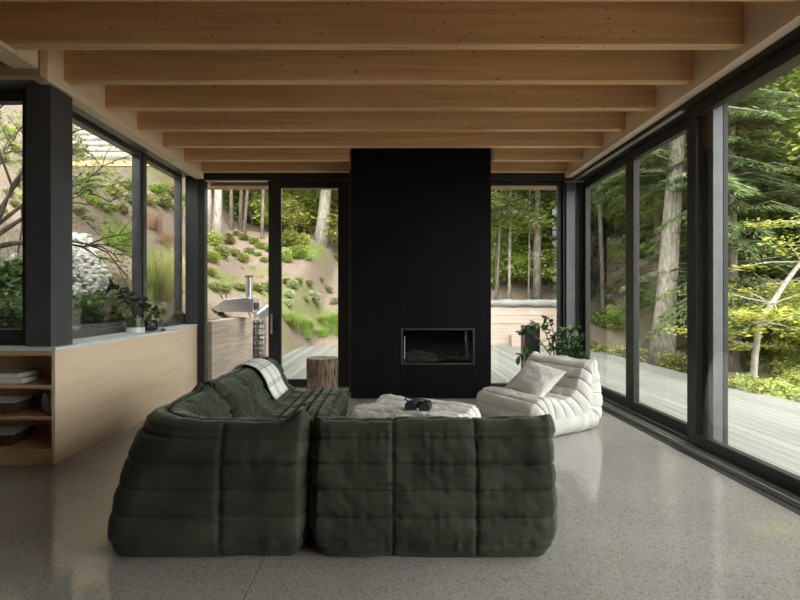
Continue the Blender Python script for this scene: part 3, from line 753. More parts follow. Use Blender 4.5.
def seat(name, label, cat, me, mat, loc, rz):
    o = link_mesh(name, me, mat, None, True); o.location = loc; o.rotation_euler = (0, 0, rz)
    return tag(o, label, cat)
seat('sofa_section', 'dark green quilted two-seat sofa seen from behind, nearest the camera', 'sofa',
     seat_mesh('sofa_section', 1.32, [-.218, .218], 3, hscale=.975), M_VELVET, (.222, 2.60, 0), 0)
seat('corner_section', 'dark green quilted corner seat at the sofa bend, left foreground', 'sofa',
     seat_mesh('corner_section', 1.06, [-.247, .247], 8, corner=True, step=.0085, capw=.06, hscale=.975), M_VELVET, (-1.515, 2.60, 0), 0)
seat('sofa_section', 'long green quilted sofa along the oak cabinet with the plaid throw on it', 'sofa',
     seat_mesh('long_sofa_section', 1.74, [-.44, 0., .44], 14), M_VELVET, (-1.50, 4.585, 0), -PI / 2)
seat('armchair', 'cream quilted low armchair beside the right sliding doors', 'armchair',
     seat_mesh('armchair', .87, [0.], 21, amp=.022, wr=.8), M_CREAM, (1.99, 5.56, 0), R(120))
seat('ottoman', 'cream quilted footstool behind the front sofa, holding the binoculars', 'ottoman',
     seat_mesh('ottoman', 1.04, [0.], 27, prof=OTTO, seams=OTTO_SEAMS, spine=OTTO_SPINE, ear=0., amp=.026, wr=1.1, hscale=.93), M_CREAM, (.02, 4.22, 0), R(-28))

# pillow on the armchair
def pillow_mesh(name, w, d, t, seed):
    n = 60; a = np.linspace(-1, 1, n); A, B = np.meshgrid(a, a, indexing='ij')
    prof = ((1 - np.abs(A) ** 2.6) * (1 - np.abs(B) ** 2.6)) ** .55
    pinch = 1 - .10 * (np.abs(A) ** 2 * (1 - np.abs(B) ** 2)) ; pinch2 = 1 - .10 * (np.abs(B) ** 2 * (1 - np.abs(A) ** 2))
    X = A * w / 2 * pinch2 * 1.0; Y = B * d / 2 * pinch
    X = A * w / 2 * (1 - .09 * (1 - B ** 2) * np.abs(A) ** 3); Y = B * d / 2 * (1 - .09 * (1 - A ** 2) * np.abs(B) ** 3)
    nz = fbm(A * 2.5, B * 2.5, seed, 3) * .10
    V = np.concatenate([np.stack([X, Y, t / 2 * prof * (1 + nz)], -1).reshape(-1, 3), np.stack([X, Y, -t / 2 * prof * (1 + nz)], -1).reshape(-1, 3)])
    i = np.arange(n - 1)[:, None]; j = np.arange(n - 1)[None]
    q = np.stack([i * n + j, (i + 1) * n + j, (i + 1) * n + j + 1, i * n + j + 1], -1).reshape(-1, 4)
    Q = np.concatenate([q, q[:, ::-1] + n * n])
    me = np_mesh(name, V, Q); bm = bmesh.new(); bm.from_mesh(me); bmesh.ops.remove_doubles(bm, verts=bm.verts, dist=.0008); bm.to_mesh(me); bm.free()
    return me
pl = link_mesh('cushion', pillow_mesh('cushion', .56, .44, .17, 3), M_PILLOW, None, True)
tag(pl, 'loose ivory cushion leaning in the cream armchair', 'cushion')
# lean against the backrest: local x along the chair width, local y up the back
ch = Matrix.Rotation(R(120), 3, 'Z')
xa = ch @ Vector((1, 0, 0)); fwd = ch @ Vector((0, 1, 0))
yl = (Vector((0, 0, 1)) * math.sin(R(40)) - fwd * math.cos(R(40))).normalized(); zl = xa.cross(yl)
pl.matrix_world = Matrix.Translation(Vector((1.99, 5.56, 0)) + fwd * .58 - xa * .02 + Vector((0, 0, .50))) @ Matrix((xa, yl, zl)).transposed().to_4x4() @ Matrix.Rotation(R(8), 4, 'Z')

# plaid throw draped over the long sofa's back
def throw_mesh():
    P, S, tot = catmull(TOGO, 400)
    k0 = np.argmin(np.linalg.norm(P - np.array((.06, .46)), axis=1)); k1 = np.argmin(np.linalg.norm(P - np.array((.42, .40)), axis=1))
    Q = P[k0:k1]; T = np.gradient(Q, axis=0); T /= np.linalg.norm(T, axis=1)[:, None]; Nn = np.stack([-T[:, 1], T[:, 0]], 1)
    if Nn[0][0] > 0: Nn = -Nn
    nu = len(Q); nw = 60; w = np.linspace(-.25, .25, nw)
    ws, us = np.meshgrid(w, np.arange(nu), indexing='ij')
    off = .036 + .006 * fbm(ws * 12, us / 30., 31, 3) + .005 * np.sin(ws * 55 + us / 60.)
    t = us / nu
    X = ws * (1 + .12 * (t - .4)) + .02 * np.sin(t * 3) + .045 * (t - .5)
    U = Q[None, :, 0] + Nn[None, :, 0] * off; Z = Q[None, :, 1] + Nn[None, :, 1] * off
    Z = Z + 0.010 * np.exp(-((t - .45) / .2) ** 2)
    V = np.stack([X, U, Z], -1).reshape(-1, 3)
    i = np.arange(nw - 1)[:, None]; j = np.arange(nu - 1)[None]
    F_ = np.stack([i * nu + j, (i + 1) * nu + j, (i + 1) * nu + j + 1, i * nu + j + 1], -1).reshape(-1, 4)
    me = np_mesh('throw_blanket', V, F_)
    uv = me.uv_layers.new(name='UVMap'); li = np.empty(len(me.loops), np.int32); me.loops.foreach_get('vertex_index', li)
    UVv = np.stack([((ws + .25) / .5).ravel(), (us / nu).ravel()], 1)[li]
    uv.data.foreach_set('uv', UVv.ravel().astype(np.float32))
    return me
tb = link_mesh('throw_blanket', throw_mesh(), M_PLAID, None, True); tb.location = (-1.50, 4.85, 0); tb.rotation_euler = (0, 0, -PI / 2)
md = tb.modifiers.new('thick', 'SOLIDIFY'); md.thickness = .008; md.offset = 1
tag(tb, 'grey and white plaid throw over the back of the long sofa', 'blanket')

# binoculars on the footstool
bn = thing('binoculars', 'black binoculars with a strap lying on the cream footstool', 'binoculars', (.25, 4.42, .362), R(-20))
for s in (-1, 1):
    b = MB().tube([(s * .055, -.085, .045), (s * .055, -.07, .045), (s * .055, -.02, .045), (s * .05, .03, .045), (s * .042, .06, .045)], [.044, .045, .042, .036, .028], 22).build('barrel', M_PLASTIC, bn, .002, smooth=True, world=False)
    MB().tube([(s * .055, -.0855, .045), (s * .055, -.087, .045)], .036, 22).build('lens', M_LENS, b, world=False)
    MB().tube([(s * .042, .0605, .045), (s * .04, .09, .045)], [.021, .023], 18).build('eyecup', M_RUBBER, b, smooth=True, world=False)
MB().box(-.02, .02, -.05, .04, .034, .056).tube([(0, -.02, .058), (0, .035, .058)], .013, 14).build('bridge', M_PLASTIC, bn, .004, world=False)
MB().tube([(-.09, .03, .05), (-.12, -.01, .085), (-.10, -.06, .11), (-.04, -.05, .10), (.02, .02, .085), (.07, .05, .07)], .006, 8).build('strap', M_RUBBER, bn, smooth=True, world=False)

bn.scale = (1.15, 1.15, 1.15)
# tree stump stool
st_ = thing('stump_stool', 'bark-covered tree stump used as a side table by the glass door', 'stool', (-.93, 6.62, 0))
m = MB().lathe([(0, 0), (.20, 0), (.205, .05), (.20, .28), (.205, .50), (.197, .535), (.0, .535)], n=90, rfun=lambda a, z: 1 + .035 * math.sin(3 * a + 1) + .02 * math.sin(11 * a) + .02 * math.sin(23 * a + 9 * z) + .012 * math.sin(37 * a - 5 * z))
m.build('bark', M_STUMPBARK, st_, smooth=True, world=False)
st_.scale = (1, 1, 1.06)
MB().lathe([(0, .5352), (.188, .5352), (.186, .54), (0, .541)], n=60, rfun=lambda a, z: 1 + .035 * math.sin(3 * a + 1) + .02 * math.sin(11 * a)).build('sawn_top', M_STUMPTOP, st_, world=False)

# tall black box and leafy plant behind the armchair
tag(MB().box(1.785, 1.985, 6.70, 6.93, 0, .985).build('pedestal', M_BOX, None, .004), 'tall narrow black box standing between the fireplace window and the armchair', 'pedestal')
zz = thing('potted_plant', 'leafy glossy green plant in a pot behind the cream armchair', 'plant', (2.24, 6.62, 0))
MB().lathe([(0, 0), (.12, 0), (.14, .02), (.165, .32), (.16, .34), (.15, .34), (.145, .31), (0, .30)], n=36).build('pot', M_BOX, zz, smooth=True, world=False)
MB().lathe([(0, .302), (.143, .302), (.143, .312), (0, .318)], n=24).build('soil', M_SOIL, zz, world=False)
rz_ = np.random.default_rng(3); stems = []
for dx, dy, hh, ben in ((-.32, 0, 1.05, .3), (-.5, -.05, .98, .5), (-.55, -.2, .70, .9), (-.15, .1, 1.12, .1), (.02, -.05, .98, .1), (.12, -.1, 1.0, .2), (.14, .0, .86, .5), (.17, -.32, .74, .9), (-.05, -.25, .75, .5), (-.2, -.25, .8, .4), (.04, .1, .8, .3), (-.12, -.1, .9, .3), (.1, -.3, .62, .5), (.15, -.22, .9, .3), (.05, -.3, .78, .3)):
    stems.append([(dx * .12, dy * .12, .31), (dx * .3, dy * .3, .31 + (hh - .31) * .45), (dx * .65, dy * .65, .31 + (hh - .31) * .8), (dx, dy, hh - .06 * ben), (dx * 1.15, dy * 1.15, hh - .02 - .08 * ben)])
for s in stems:
    sm = MB().tube(s, [.009, .008, .006, .005, .002], 7).build('stem', M_HOUSEPLANT, zz, smooth=True, world=False)
    lv = pot_plant_leaves([s], rz_, .105, .052, 10, M_HOUSEPLANT, zz)
    m = MB()
    for vs, fs in lv: m.add(vs, fs)
    m.build('leaves', M_HOUSEPLANT, sm, smooth=True, world=False)

# ================================================================== OUTSIDE
def sstep(x, a, b): t = np.clip((x - a) / (b - a), 0, 1); return t * t * (3 - 2 * t)
def height(x, y):
    x = np.asarray(x, float); y = np.asarray(y, float)
    yb = 11.5 + 3.6 * sstep(x, -3.05, -2.3) + .12 * np.maximum(x - 5, 0)
    back = .40 * np.maximum(y - yb, 0)
    back = np.where(back > 3, 3 + (back - 3) * .55, back)
    xl = -2.3 - .0 * y
    left = np.where(y < 10.2, 1.0 * sstep(-x, 2.82, 2.9), .9 * sstep(-x, 2.65, 3.4)) + .56 * np.maximum(-x - 3.0, 0)
    left = np.where(left > 9, 9 + (left - 9) * .4, left)
    left = left + .8 * np.maximum(-x - 6.3, 0)
    cut = .84 * sstep(-x, 2.82, 2.9)
    near = (1 - sstep(-x, 4.1, 4.7)) * (1 - sstep(y, 7.0, 7.5))
    left = left * (1 - near) + np.minimum(left, cut) * near
    left = left * sstep(y, -2, 3)
    k = np.maximum(left, back) + .25 * np.minimum(left, back)
    plat = .95 * sstep(y, 14.75, 14.95) * sstep(x, 2.2, 2.6) * (1 - sstep(x, 4.9, 6.2))
    k = np.maximum(k, plat + .12 * np.maximum(y - 16, 0) * sstep(x, 1.5, 3))
    right = .04 * np.maximum(x - 6, 0)
    k = np.where((y < 6.95) & (x < -4.6), np.minimum(k, .80 + .04 * np.maximum(-x - 4.6, 0)), k)
    base = -.28 + np.minimum(right, .5)
    bumps = .10 * fbm(x * .7, y * .7, 40, 3) * sstep(k, .0, .5)
    return np.maximum(base, base + .28 + k) * 1.0 + bumps - .28 * (k <= 0)
def hz(x, y): return float(height(np.array([x]), np.array([y]))[0])
gx = np.concatenate([np.arange(-26, -8, .5), np.arange(-8, 8, .1), np.arange(8, 34, .6)])
gy = np.concatenate([np.arange(-24.2, 4, .6), np.arange(4, 24, .12), np.arange(24, 60, .8)])
GX, GY = np.meshgrid(gx, gy, indexing='ij'); GZ = height(GX, GY)
# no ground inside the house
inside = (GX > -3.15) & (GX < 2.95) & (GY < 7.6)
GZ = np.where(inside, -.4, GZ)
GZ = np.where((GX < -3.0) & (GX > -7.2) & (GY < 4.65), np.minimum(GZ, -.4), GZ)
n0, n1 = GX.shape
i = np.arange(n0 - 1)[:, None]; j = np.arange(n1 - 1)[None]
gm = np_mesh('ground', np.stack([GX, GY, GZ], -1).reshape(-1, 3), np.stack([i * n1 + j, (i + 1) * n1 + j, (i + 1) * n1 + j + 1, i * n1 + j + 1], -1).reshape(-1, 4))
o = link_mesh('ground', gm, M_GROUND, None, True); o['kind'] = 'structure'

# deck
dk = MB(); xx = -2.62
while xx < 5.3:
    y0 = 7.8 if xx < 2.99 else -5
    y1 = 15.0 - .25 * max(0, -xx) if xx < 2.4 else 14.5
    dk.box(xx, xx + .14, y0, y1, -.075, -.03); xx += .146
d = dk.build('deck', M_DECK); d['kind'] = 'structure'

# board-formed concrete wall beside the deck
tag(MB().box(-2.98, -2.78, 7.72, 10.0, -.3, 1.0).build('retaining_wall', M_CONC, None, .01), 'board-marked concrete wall beyond the open door, with the pizza oven on it', 'wall')
# gabion column
def rock_mesh(name, seed, rough=.25):
    bm = bmesh.new(); bmesh.ops.create_icosphere(bm, subdivisions=3, radius=1)
    rg = np.random.default_rng(seed); ax = rdir(14, rg); dd = rg.uniform(.62, .95, 14)
    for v in bm.verts:
        c = np.array(v.co)
        for a, d_ in zip(ax, dd):
            k = c @ a
            if k > d_: c = c - a * (k - d_)
        v.co = c
    me = bpy.data.meshes.new(name); bm.to_mesh(me); bm.free(); return me
ROCKG = [rock_mesh('rock', s) for s in range(5)]; ROCKW = [rock_mesh('white_rock', s + 20) for s in range(4)]
for me in ROCKG: me.materials.append(M_ROCK)
for me in ROCKW: me.materials.append(M_WROCK)
def gabion(label, x0, x1, y0, y1, z0, z1, s, group, mesh=.1):
    t = thing('gabion', label, 'gabion', ((x0 + x1) / 2, (y0 + y1) / 2, z0), 0, group)
    rg = np.random.default_rng(int(abs(x0 * 100)) + 3)
    m = MB(); r = .004
    nx = max(1, round((x1 - x0) / mesh)); nz = max(1, round((z1 - z0) / mesh)); ny = max(1, round((y1 - y0) / mesh))
    for k in range(nx + 1): x = x0 + (x1 - x0) * k / nx; m.tube([(x, y0, z0), (x, y0, z1), (x, y1, z1)], r, 5)
    for k in range(nz + 1): z = z0 + (z1 - z0) * k / nz; m.tube([(x0, y0, z), (x1, y0, z), (x1, y1, z)], r, 5)
    for k in range(ny + 1): y = y0 + (y1 - y0) * k / ny; m.tube([(x1, y, z0), (x1, y, z1), (x0, y, z1)], r, 5)
    m.build('wire_cage', M_DKSTEEL, t)
    cnt = 0; z = z0 + s * .8
    while z < z1 - s * .3:
        x = x0 + s * rg.uniform(.6, 1)
        while x < x1 - s * .3 and cnt < 95:
            o = bpy.data.objects.new('rock', ROCKG[rg.integers(5)]); COL.objects.link(o); o.parent = t
            k = s * rg.uniform(.85, 1.15)
            o.location = (x - t.location.x, y0 + s * 1.05 - t.location.y, z - z0); o.scale = (k * 1.25, k, k * .95); o.rotation_euler = (rg.uniform(-.4, .4), rg.uniform(-.4, .4), rg.uniform(0, 6)); cnt += 1
            if cnt < 90:
                o2 = bpy.data.objects.new('rock', ROCKG[rg.integers(5)]); COL.objects.link(o2); o2.parent = t
                o2.location = (x1 - s * 1.1 - t.location.x, y0 + (x - x0) % max(y1 - y0 - s, .1) + s * .8 - t.location.y, z - z0); o2.scale = (k, k * 1.1, k); o2.rotation_euler = (1, rg.uniform(0, 6), 0); cnt += 1
            x += s * rg.uniform(1.9, 2.3)
        z += s * 1.7
    MB().box(x0 + .05, x1 - s * .9, y0 + s * .9, y1 - .03, z0, z1 - s * .8).build('rock_fill', M_ROCK, t)
    return t
gabion('narrow stone-filled wire column at the end of the concrete wall', -2.98, -2.60, 10.02, 10.3, -.05, .98, .065, None, .075)
for k, (x0, x1, z0, z1) in enumerate(((-6.9, -4.9, .75, 2.12),)):
    gabion('grey stone gabion wall on the slope outside the left bay window', x0, x1, 6.9, 7.6, z0, z1, .15, None)

# pizza oven on the concrete wall
oz = 1.003
ov = thing('pizza_oven', 'small stainless steel outdoor pizza oven with a chimney on the concrete wall', 'oven', (-2.93, 9.3, oz), R(0))
MB().prism([(-.36, .17), (-.24, .10), (.36, .10), (.36, .34), (.30, .37), (-.12, .33)], -.22, .22).build('body', M_STEEL, ov, .012, world=False)
MB().box(.361, .40, -.2, .2, .09, .35).build('front_panel', M_STEEL, ov, .006, world=False)
MB().prism([(.4005, .14), (.42, .14), (.42, .27), (.4005, .27)], -.15, .15).build('dark_mouth_slab', M_RUBBER, ov, .003, world=False)  # solid black slab standing in for the shade inside the opening
c = MB().tube([(.27, 0, .36), (.27, 0, .74)], .06, 20).build('chimney', M_STEEL, ov, smooth=True, world=False)
MB().tube([(.27, 0, .745), (.27, 0, .77)], [.075, .07], 20).build('chimney_cap', M_DKSTEEL, c, smooth=True, world=False)
for sx in (-.25, .30):
    for sy in (-.16, .16):
        MB().tube([(sx, sy, .11), (sx + (.05 if sx > 0 else -.05), sy * 1.15, .002)], .014, 8).build('leg', M_STEEL, ov, world=False)
MB().tube([(-.22, 0, .34), (-.26, 0, .42), (-.20, 0, .45), (-.15, 0, .42), (-.16, 0, .36)], .012, 8).build('handle', M_DKSTEEL, ov, smooth=True, world=False)
MB().tube([(.47, -.1, .02), (.62, -.02, .14), (.70, .05, .10)], [.09, .11, .05], 14).build('gas_burner', M_STEEL, ov, smooth=True, world=False)

# bench wall of pale boards at the deck end, log on top
bw = thing('board_wall', 'low wall of pale pinkish boards at the far end of the deck', 'wall', (3.75, 14.6, -.3))
for k in range(6):
    MB().box(2.45, 5.05, 14.52 - .0 * k, 14.7, -.28 + k * .225, -.28 + k * .225 + .219).build('board', M_PINKWOOD, bw, .006)
tag(MB().box(3.4, 4.0, 14.2, 14.5, -.029, .30).build('step_block', M_PINKWOOD, None, .006), 'short pale wooden step in front of the board wall', 'step')
pts = [(2.5 + .21 * k, 14.62 + .03 * math.sin(k), 1.205 + .012 * math.sin(2.1 * k)) for k in range(13)]
tag(MB().tube(pts, [.11 + .012 * math.sin(1.7 * k) for k in range(13)], 16).build('log', M_GREYWOOD, None, smooth=True), 'long grey weathered log lying on top of the board wall', 'log')

# outbuilding roof seen above the slope through the left windows
rf = thing('outbuilding', 'pale shingled roof with a wooden fascia above the slope outside', 'building', (-7, 10, hz(-7, 10)))
MB().box(-6.4, -3.55, 9.25, 9.33, 3.80, 3.93).build('fascia', M_FASCIA, rf, .004)
n = 16; vs = []
m = MB()
for k in range(n):
    ya, yb_ = 9.2 + k * .20, 9.2 + (k + 1) * .20; za, zb = 3.95 + k * .17, 3.95 + (k + 1) * .17
    m.add([(-6.5, ya, za), (-3.5, ya, za), (-3.5, yb_ + .05, zb), (-6.5, yb_ + .05, zb), (-6.5, ya, za + .035), (-3.5, ya, za + .035), (-3.5, yb_ + .05, zb + .012), (-6.5, yb_ + .05, zb + .012)],
          [(0, 3, 2, 1), (4, 5, 6, 7), (0, 1, 5, 4), (1, 2, 6, 5), (2, 3, 7, 6), (3, 0, 4, 7)])
m.build('roof', M_SHAKE, rf)
for x in (-6.35,): MB().box(x, x + .14, 9.26, 9.40, hz(x, 9.3) - .1, 3.80).build('post', M_FASCIA, rf, .004)

# wooden planter trough with plants outside the left window
pt = thing('planter_trough', 'wooden trough of dark leafy plants outside the left window', 'planter', (-3.75, 6.0, .9))
for k in range(2):
    MB().box(-3.98, -3.48, 4.75, 7.0, .72 + k * .17, .72 + k * .17 + .165).build('board', M_GREYWOOD if k else M_OAKX, pt, .005)
MB().box(-3.95, -3.51, 4.8, 6.95, 1.06, 1.075).build('soil', M_SOIL, pt)
def blades(n, rng, x, y, z0, h, w, lean, spread=0.):
    """arching blades, 3 segments each, roots at x,y (arrays)"""
    a = rng.uniform(0, 2 * PI, n); ln = h * rng.uniform(.6, 1.1, n); le = lean * rng.uniform(.3, 1.2, n)
    d = np.stack([np.cos(a), np.sin(a), 0 * a], 1); s = np.stack([-np.sin(a), np.cos(a), 0 * a], 1)
    base = np.stack([x, y, z0 + 0 * a], 1)
    rows = []
    for t, ww in ((0, 1), (.35, .9), (.7, .6), (1., .08)):
        c = base + d * (le * t * t * ln)[:, None]; c[:, 2] += ln * t * (1 - .35 * le * t)
        rows += [c - s * (w * ww / 2), c + s * (w * ww / 2)]
    V = np.stack(rows, 1).reshape(-1, 3)
    b = np.arange(n)[:, None] * 8
    Q = np.concatenate([b + np.array([[0, 1, 3, 2]]), b + np.array([[2, 3, 5, 4]]), b + np.array([[4, 5, 7, 6]])], 0)
    return V, Q
rng = np.random.default_rng(77)
nn = 5200; px_ = rng.uniform(-3.96, -3.5, nn); py_ = rng.uniform(4.8, 6.95, nn); C = np.stack([px_, py_, 1.08 + rng.uniform(0, 1, nn) ** .8 * (.30 + .08 * np.sin(py_ * 5))], 1)
A, B = leaf_axes(nn, rng, .8)
V, Q = quads(C - np.array(worldloc(pt)), A, B, rng.uniform(.05, .09, nn), rng.uniform(.025, .04, nn))
link_mesh('foliage', np_mesh('foliage', V, Q), M_TROUGHPLANT, pt)
# bushes below the left bay window
def shrub_mesh(name, n, rx, rz, ll, lw, seed, tilt=.7):
    rg = np.random.default_rng(seed); k = 9
    cc = rdir(k, rg) * np.array([rx, rx, rz]) * rg.uniform(.25, .6, (k, 1)); cc[:, 2] = np.abs(cc[:, 2]) + rz * .25
    w = rg.integers(0, k, n); d_ = rdir(n, rg); r = rg.uniform(.5, 1, n)[:, None]
    C = cc[w] + d_ * r * np.array([rx, rx, rz]) * .48
    C[:, 2] = np.abs(C[:, 2]) + .02
    A, B = leaf_axes(n, rg, tilt); s = rg.uniform(.7, 1.2, n)
    V, Q = quads(C, A, B, ll * s, lw * s); return np_mesh(name, V, Q)
def twigs_mesh(name, rx, rz, seed, n=9):
    rg = np.random.default_rng(seed); m = MB()
    for k in range(n):
        a = rg.uniform(0, 6.28); m.tube([(0, 0, -.03), (.3 * rx * math.cos(a), .3 * rx * math.sin(a), rz * .45), (.6 * rx * math.cos(a), .6 * rx * math.sin(a), rz * .85)], [.012, .008, .004], 5)
    me = bpy.data.meshes.new(name); me.from_pydata(m.v, [], m.f); me.materials.append(M_BARKDK); return me
SHR = [shrub_mesh('foliage', 1500, .42, .5, .085, .045, 60 + s) for s in range(3)]
TWG = [twigs_mesh('stems', .42, .5, 60 + s) for s in range(3)]
SHRV = {}
def shrub(label, x, y, s, mat, group, sz=None, kind=0, name='shrub', cat='shrub', zoff=0.):
    key = (kind, mat.name)
    t = thing(name, label, cat, (x, y, hz(x, y) - .02 + zoff), rng.uniform(0, 6.28), group); t.scale = (s, s, sz or s)
    if key not in SHRV:
        me = SHR[kind].copy(); me.materials.append(mat); SHRV[key] = me
    o = bpy.data.objects.new('foliage', SHRV[key]); COL.objects.link(o); o.parent = t
    o = bpy.data.objects.new('stems', TWG[kind]); COL.objects.link(o); o.parent = t
    return t
def px(xp, yp=None, d=10.):
    """world x (and z) of a photo pixel at depth d"""
    return (xp - 392) * d / F
GRASSM = {}
def grass(label, x, y, h, n, w, lean, mat, group, r=.25, name='grass_clump', cat='grass'):
    key = (n, w, lean, mat.name, r)
    if key not in GRASSM:
        rg = np.random.default_rng(len(GRASSM) + 90)
        a = rg.uniform(0, 6.28, n); rr = r * np.sqrt(rg.uniform(0, 1, n))
        V, Q = blades(n, rg, rr * np.cos(a), rr * np.sin(a), 0, 1., w, lean); me = np_mesh(name, V, Q); me.materials.append(mat); GRASSM[key] = me
    o = bpy.data.objects.new(name, GRASSM[key]); COL.objects.link(o); o.location = (x, y, hz(x, y) - .02); o.scale = (h, h, h); o.rotation_euler = (0, 0, rng.uniform(0, 6.28))
    return tag(o, label, cat, group)

# ------------------------------------------------------------------ slope planting
_D = np.arange(6.0, 45, .04)
def hit(xp, yp, dmin=6.0):
    """where the sight line through a photo point meets the ground"""
    X = (xp - 392) * _D / F; Z = CAMH + (298 - yp) * _D / F; H = height(X, _D)
    k = np.where((Z <= H) & (_D >= dmin))[0]
    if not len(k): return None
    k = k[0]
    return float(X[k]), float(_D[k])
def shrub_at(label, xp, yp, wpx, mat, group, kind=0, hw=1.0, dmin=6.0, big=1.0):
    """shrub whose foot is at the photo point and whose width is wpx there"""
    q = hit(xp, yp, dmin)
    if q is None: return
    x, y = q; s = wpx * big * y / F / .95
    return shrub(label, x, y, s, mat, group, sz=s * hw, kind=kind % 3)
def grass_at(label, xp, yp, hpx, mat, group, n=240, w=.016, lean=.7, r=.3, dmin=6.0):
    q = hit(xp, yp, dmin)
    if q is None: return
    x, y = q
    return grass(label, x, y, hpx * y / F, n, w, lean, mat, group, r=r)
for xp, d_, s in ((2, 5.6, 1.2), (14, 5.4, 1.15), (24, 5.7, 1.2), (-8, 5.5, 1.3)):
    shrub('dark green bush right outside the left bay window, below the gabion wall', px(xp, d=d_), d_, s, M_TROUGHPLANT, 'dark bushes outside the left bay window', kind=1, zoff=-.12)
# seen through the open doorway
for k, (xp, yp, w_) in enumerate(((214, 291, 18), (225, 292, 18), (238, 290, 14), (247, 291, 14), (258, 292, 20), (268, 291, 18))):
    shrub_at('rounded yellow-green shrub on the mulch just above the pizza oven', xp, yp, w_, M_SHRUB, 'yellow-green shrubs above the oven', k, .8, 9, 1.3)
for k, (xp, yp, w_) in enumerate(((212, 262, 20), (222, 258, 22), (215, 246, 22), (228, 244, 18), (210, 276, 16), (233, 256, 14), (243, 262, 16), (250, 254, 12))):
    shrub_at('pale green shrub on the upper part of the mulch slope behind the open doorway', xp, yp, w_, M_SHRUB if k % 2 else M_LEAF2, 'shrubs on the upper mulch slope', k, .9, 9, 1.3)
for k, (xp, yp, w_) in enumerate(((244, 240, 18), (254, 244, 18), (262, 249, 18), (270, 252, 18), (236, 236, 14), (266, 262, 14), (258, 256, 12))):
    shrub_at('bright green bush along the top of the mulch slope by the sliding door', xp, yp, w_, M_GRASS, 'green bushes along the slope top', k, .8, 9)
for k in range(14):
    grass_at('small green weed tuft on the mulch slope behind the open doorway', rng.uniform(208, 270), rng.uniform(250, 285), rng.uniform(4, 8), M_GRASS if k % 2 else M_STRAW, 'weed tufts on the mulch slope', 60, .02, .9, .4, 9)
# seen through the glass door
for k, (xp, yp, w_) in enumerate(((289, 298, 14), (288, 306, 12), (292, 288, 14), (314, 303, 20), (336, 304, 12), (306, 301, 10))):
    shrub_at('silvery pale shrub on the mulch bank behind the glass door', xp, yp, w_, M_PALESHRUB, 'silvery shrubs behind the glass door', k, .9, 9, 1.3)
for k, (xp, yp, w_) in enumerate(((298, 284, 13), (309, 287, 13), (328, 292, 12), (287, 284, 12), (321, 281, 8))):
    shrub_at('small yellow-green shrub high on the bank behind the glass door', xp, yp, w_, M_SHRUB, 'yellow-green shrubs high behind the door', k, .8, 9, 1.3)
for k in range(22):
    xp = rng.uniform(284, 346); yp = rng.uniform(320, 338)
    if xp < 300 and yp > 326: yp -= 8
    grass_at('soft green grass clump where the deck meets the bank behind the door', xp, yp, rng.uniform(11, 17), M_GRASS, 'grass clumps at the deck edge', 260, .022, 1.1, .45, 9)
for k, (xp, yp, w_) in enumerate(((286, 262, 22), (296, 258, 24), (308, 260, 20), (338, 262, 18), (345, 256, 18), (290, 246, 30), (303, 248, 26), (341, 246, 26))):
    shrub_at('broad leafy bush at the top of the bank behind the glass door', xp, yp, w_, M_LEAF if k % 2 else M_LEAF2, 'bushes topping the bank behind the door', k, 1.1, 12)
# left slope
for k, (xp, yp, h_) in enumerate(((113, 247, 26), (119, 250, 30), (124, 247, 26), (130, 252, 22), (121, 244, 24))):
    grass_at('tall green grass clump right of the white stones on the left slope', xp, yp, h_, M_GRASS, 'tall green grasses on the left slope', 240, .014, .7, .3)
for k, (xp, yp, h_) in enumerate(((148, 300, 60), (154, 296, 70), (160, 290, 60), (166, 286, 64), (172, 282, 56), (176, 290, 60), (150, 278, 50), (164, 300, 56), (170, 296, 50))):
    grass_at('tall feathery straw and green grass behind the right-hand left window', xp, yp, h_ * .75, M_STRAW if k % 2 else M_GRASS, 'tall grasses behind the narrow left window', 160, .010, .5, .22)
for k, (xp, yp, h_) in enumerate(((149, 228, 24), (156, 232, 24), (172, 250, 26), (178, 252, 28), (166, 246, 20), (128, 236, 16))):
    grass_at('reddish grass tuft higher on the slope behind the left windows', xp, yp, h_, M_PINKGRASS, 'reddish grasses on the left slope', 160, .014, .6, .25)
for k, (xp, yp, w_) in enumerate(((163, 314, 11), (177, 314, 10), (148, 318, 8))):
    shrub_at('small round green shrub low behind the narrow left window', xp, yp, w_, M_SHRUB, 'low shrubs behind the narrow left window', k, .9)
for k, (xp, yp, w_) in enumerate(((78, 215, 24), (92, 205, 26), (106, 212, 24), (122, 214, 24), (132, 205, 26), (112, 196, 28), (86, 190, 28), (150, 205, 30), (164, 208, 30), (176, 212, 28), (158, 196, 30), (172, 196, 30), (128, 190, 26), (184, 204, 26))):
    shrub_at('green shrub high on the slope above the white stones and tall grasses', xp, yp, w_, (M_SHRUB, M_LEAF2, M_LEAF, M_STRAW)[k % 4], 'shrubs high on the left slope', k, .8)
for k in range(16):
    grass_at('small pale grass tuft scattered on the left mulch slope', rng.uniform(74, 180), rng.uniform(222, 300), rng.uniform(6, 13), M_STRAW if k % 3 else M_GRASS, 'scattered tufts on the left slope', 70, .012, .9, .3)
for k, (xp, yp, w_) in enumerate(((3, 214, 14), (15, 208, 16), (22, 200, 16), (9, 196, 18), (18, 186, 14), (2, 160, 22), (14, 152, 20), (24, 166, 16), (8, 136, 20), (22, 132, 18))):
    shrub_at('green shrub on the mulch slope above the gabion wall', xp, yp, w_, M_SHRUB if k % 2 else M_LEAF2, 'shrubs above the gabion wall', k, .9, 7.7)
rg = np.random.default_rng(31)
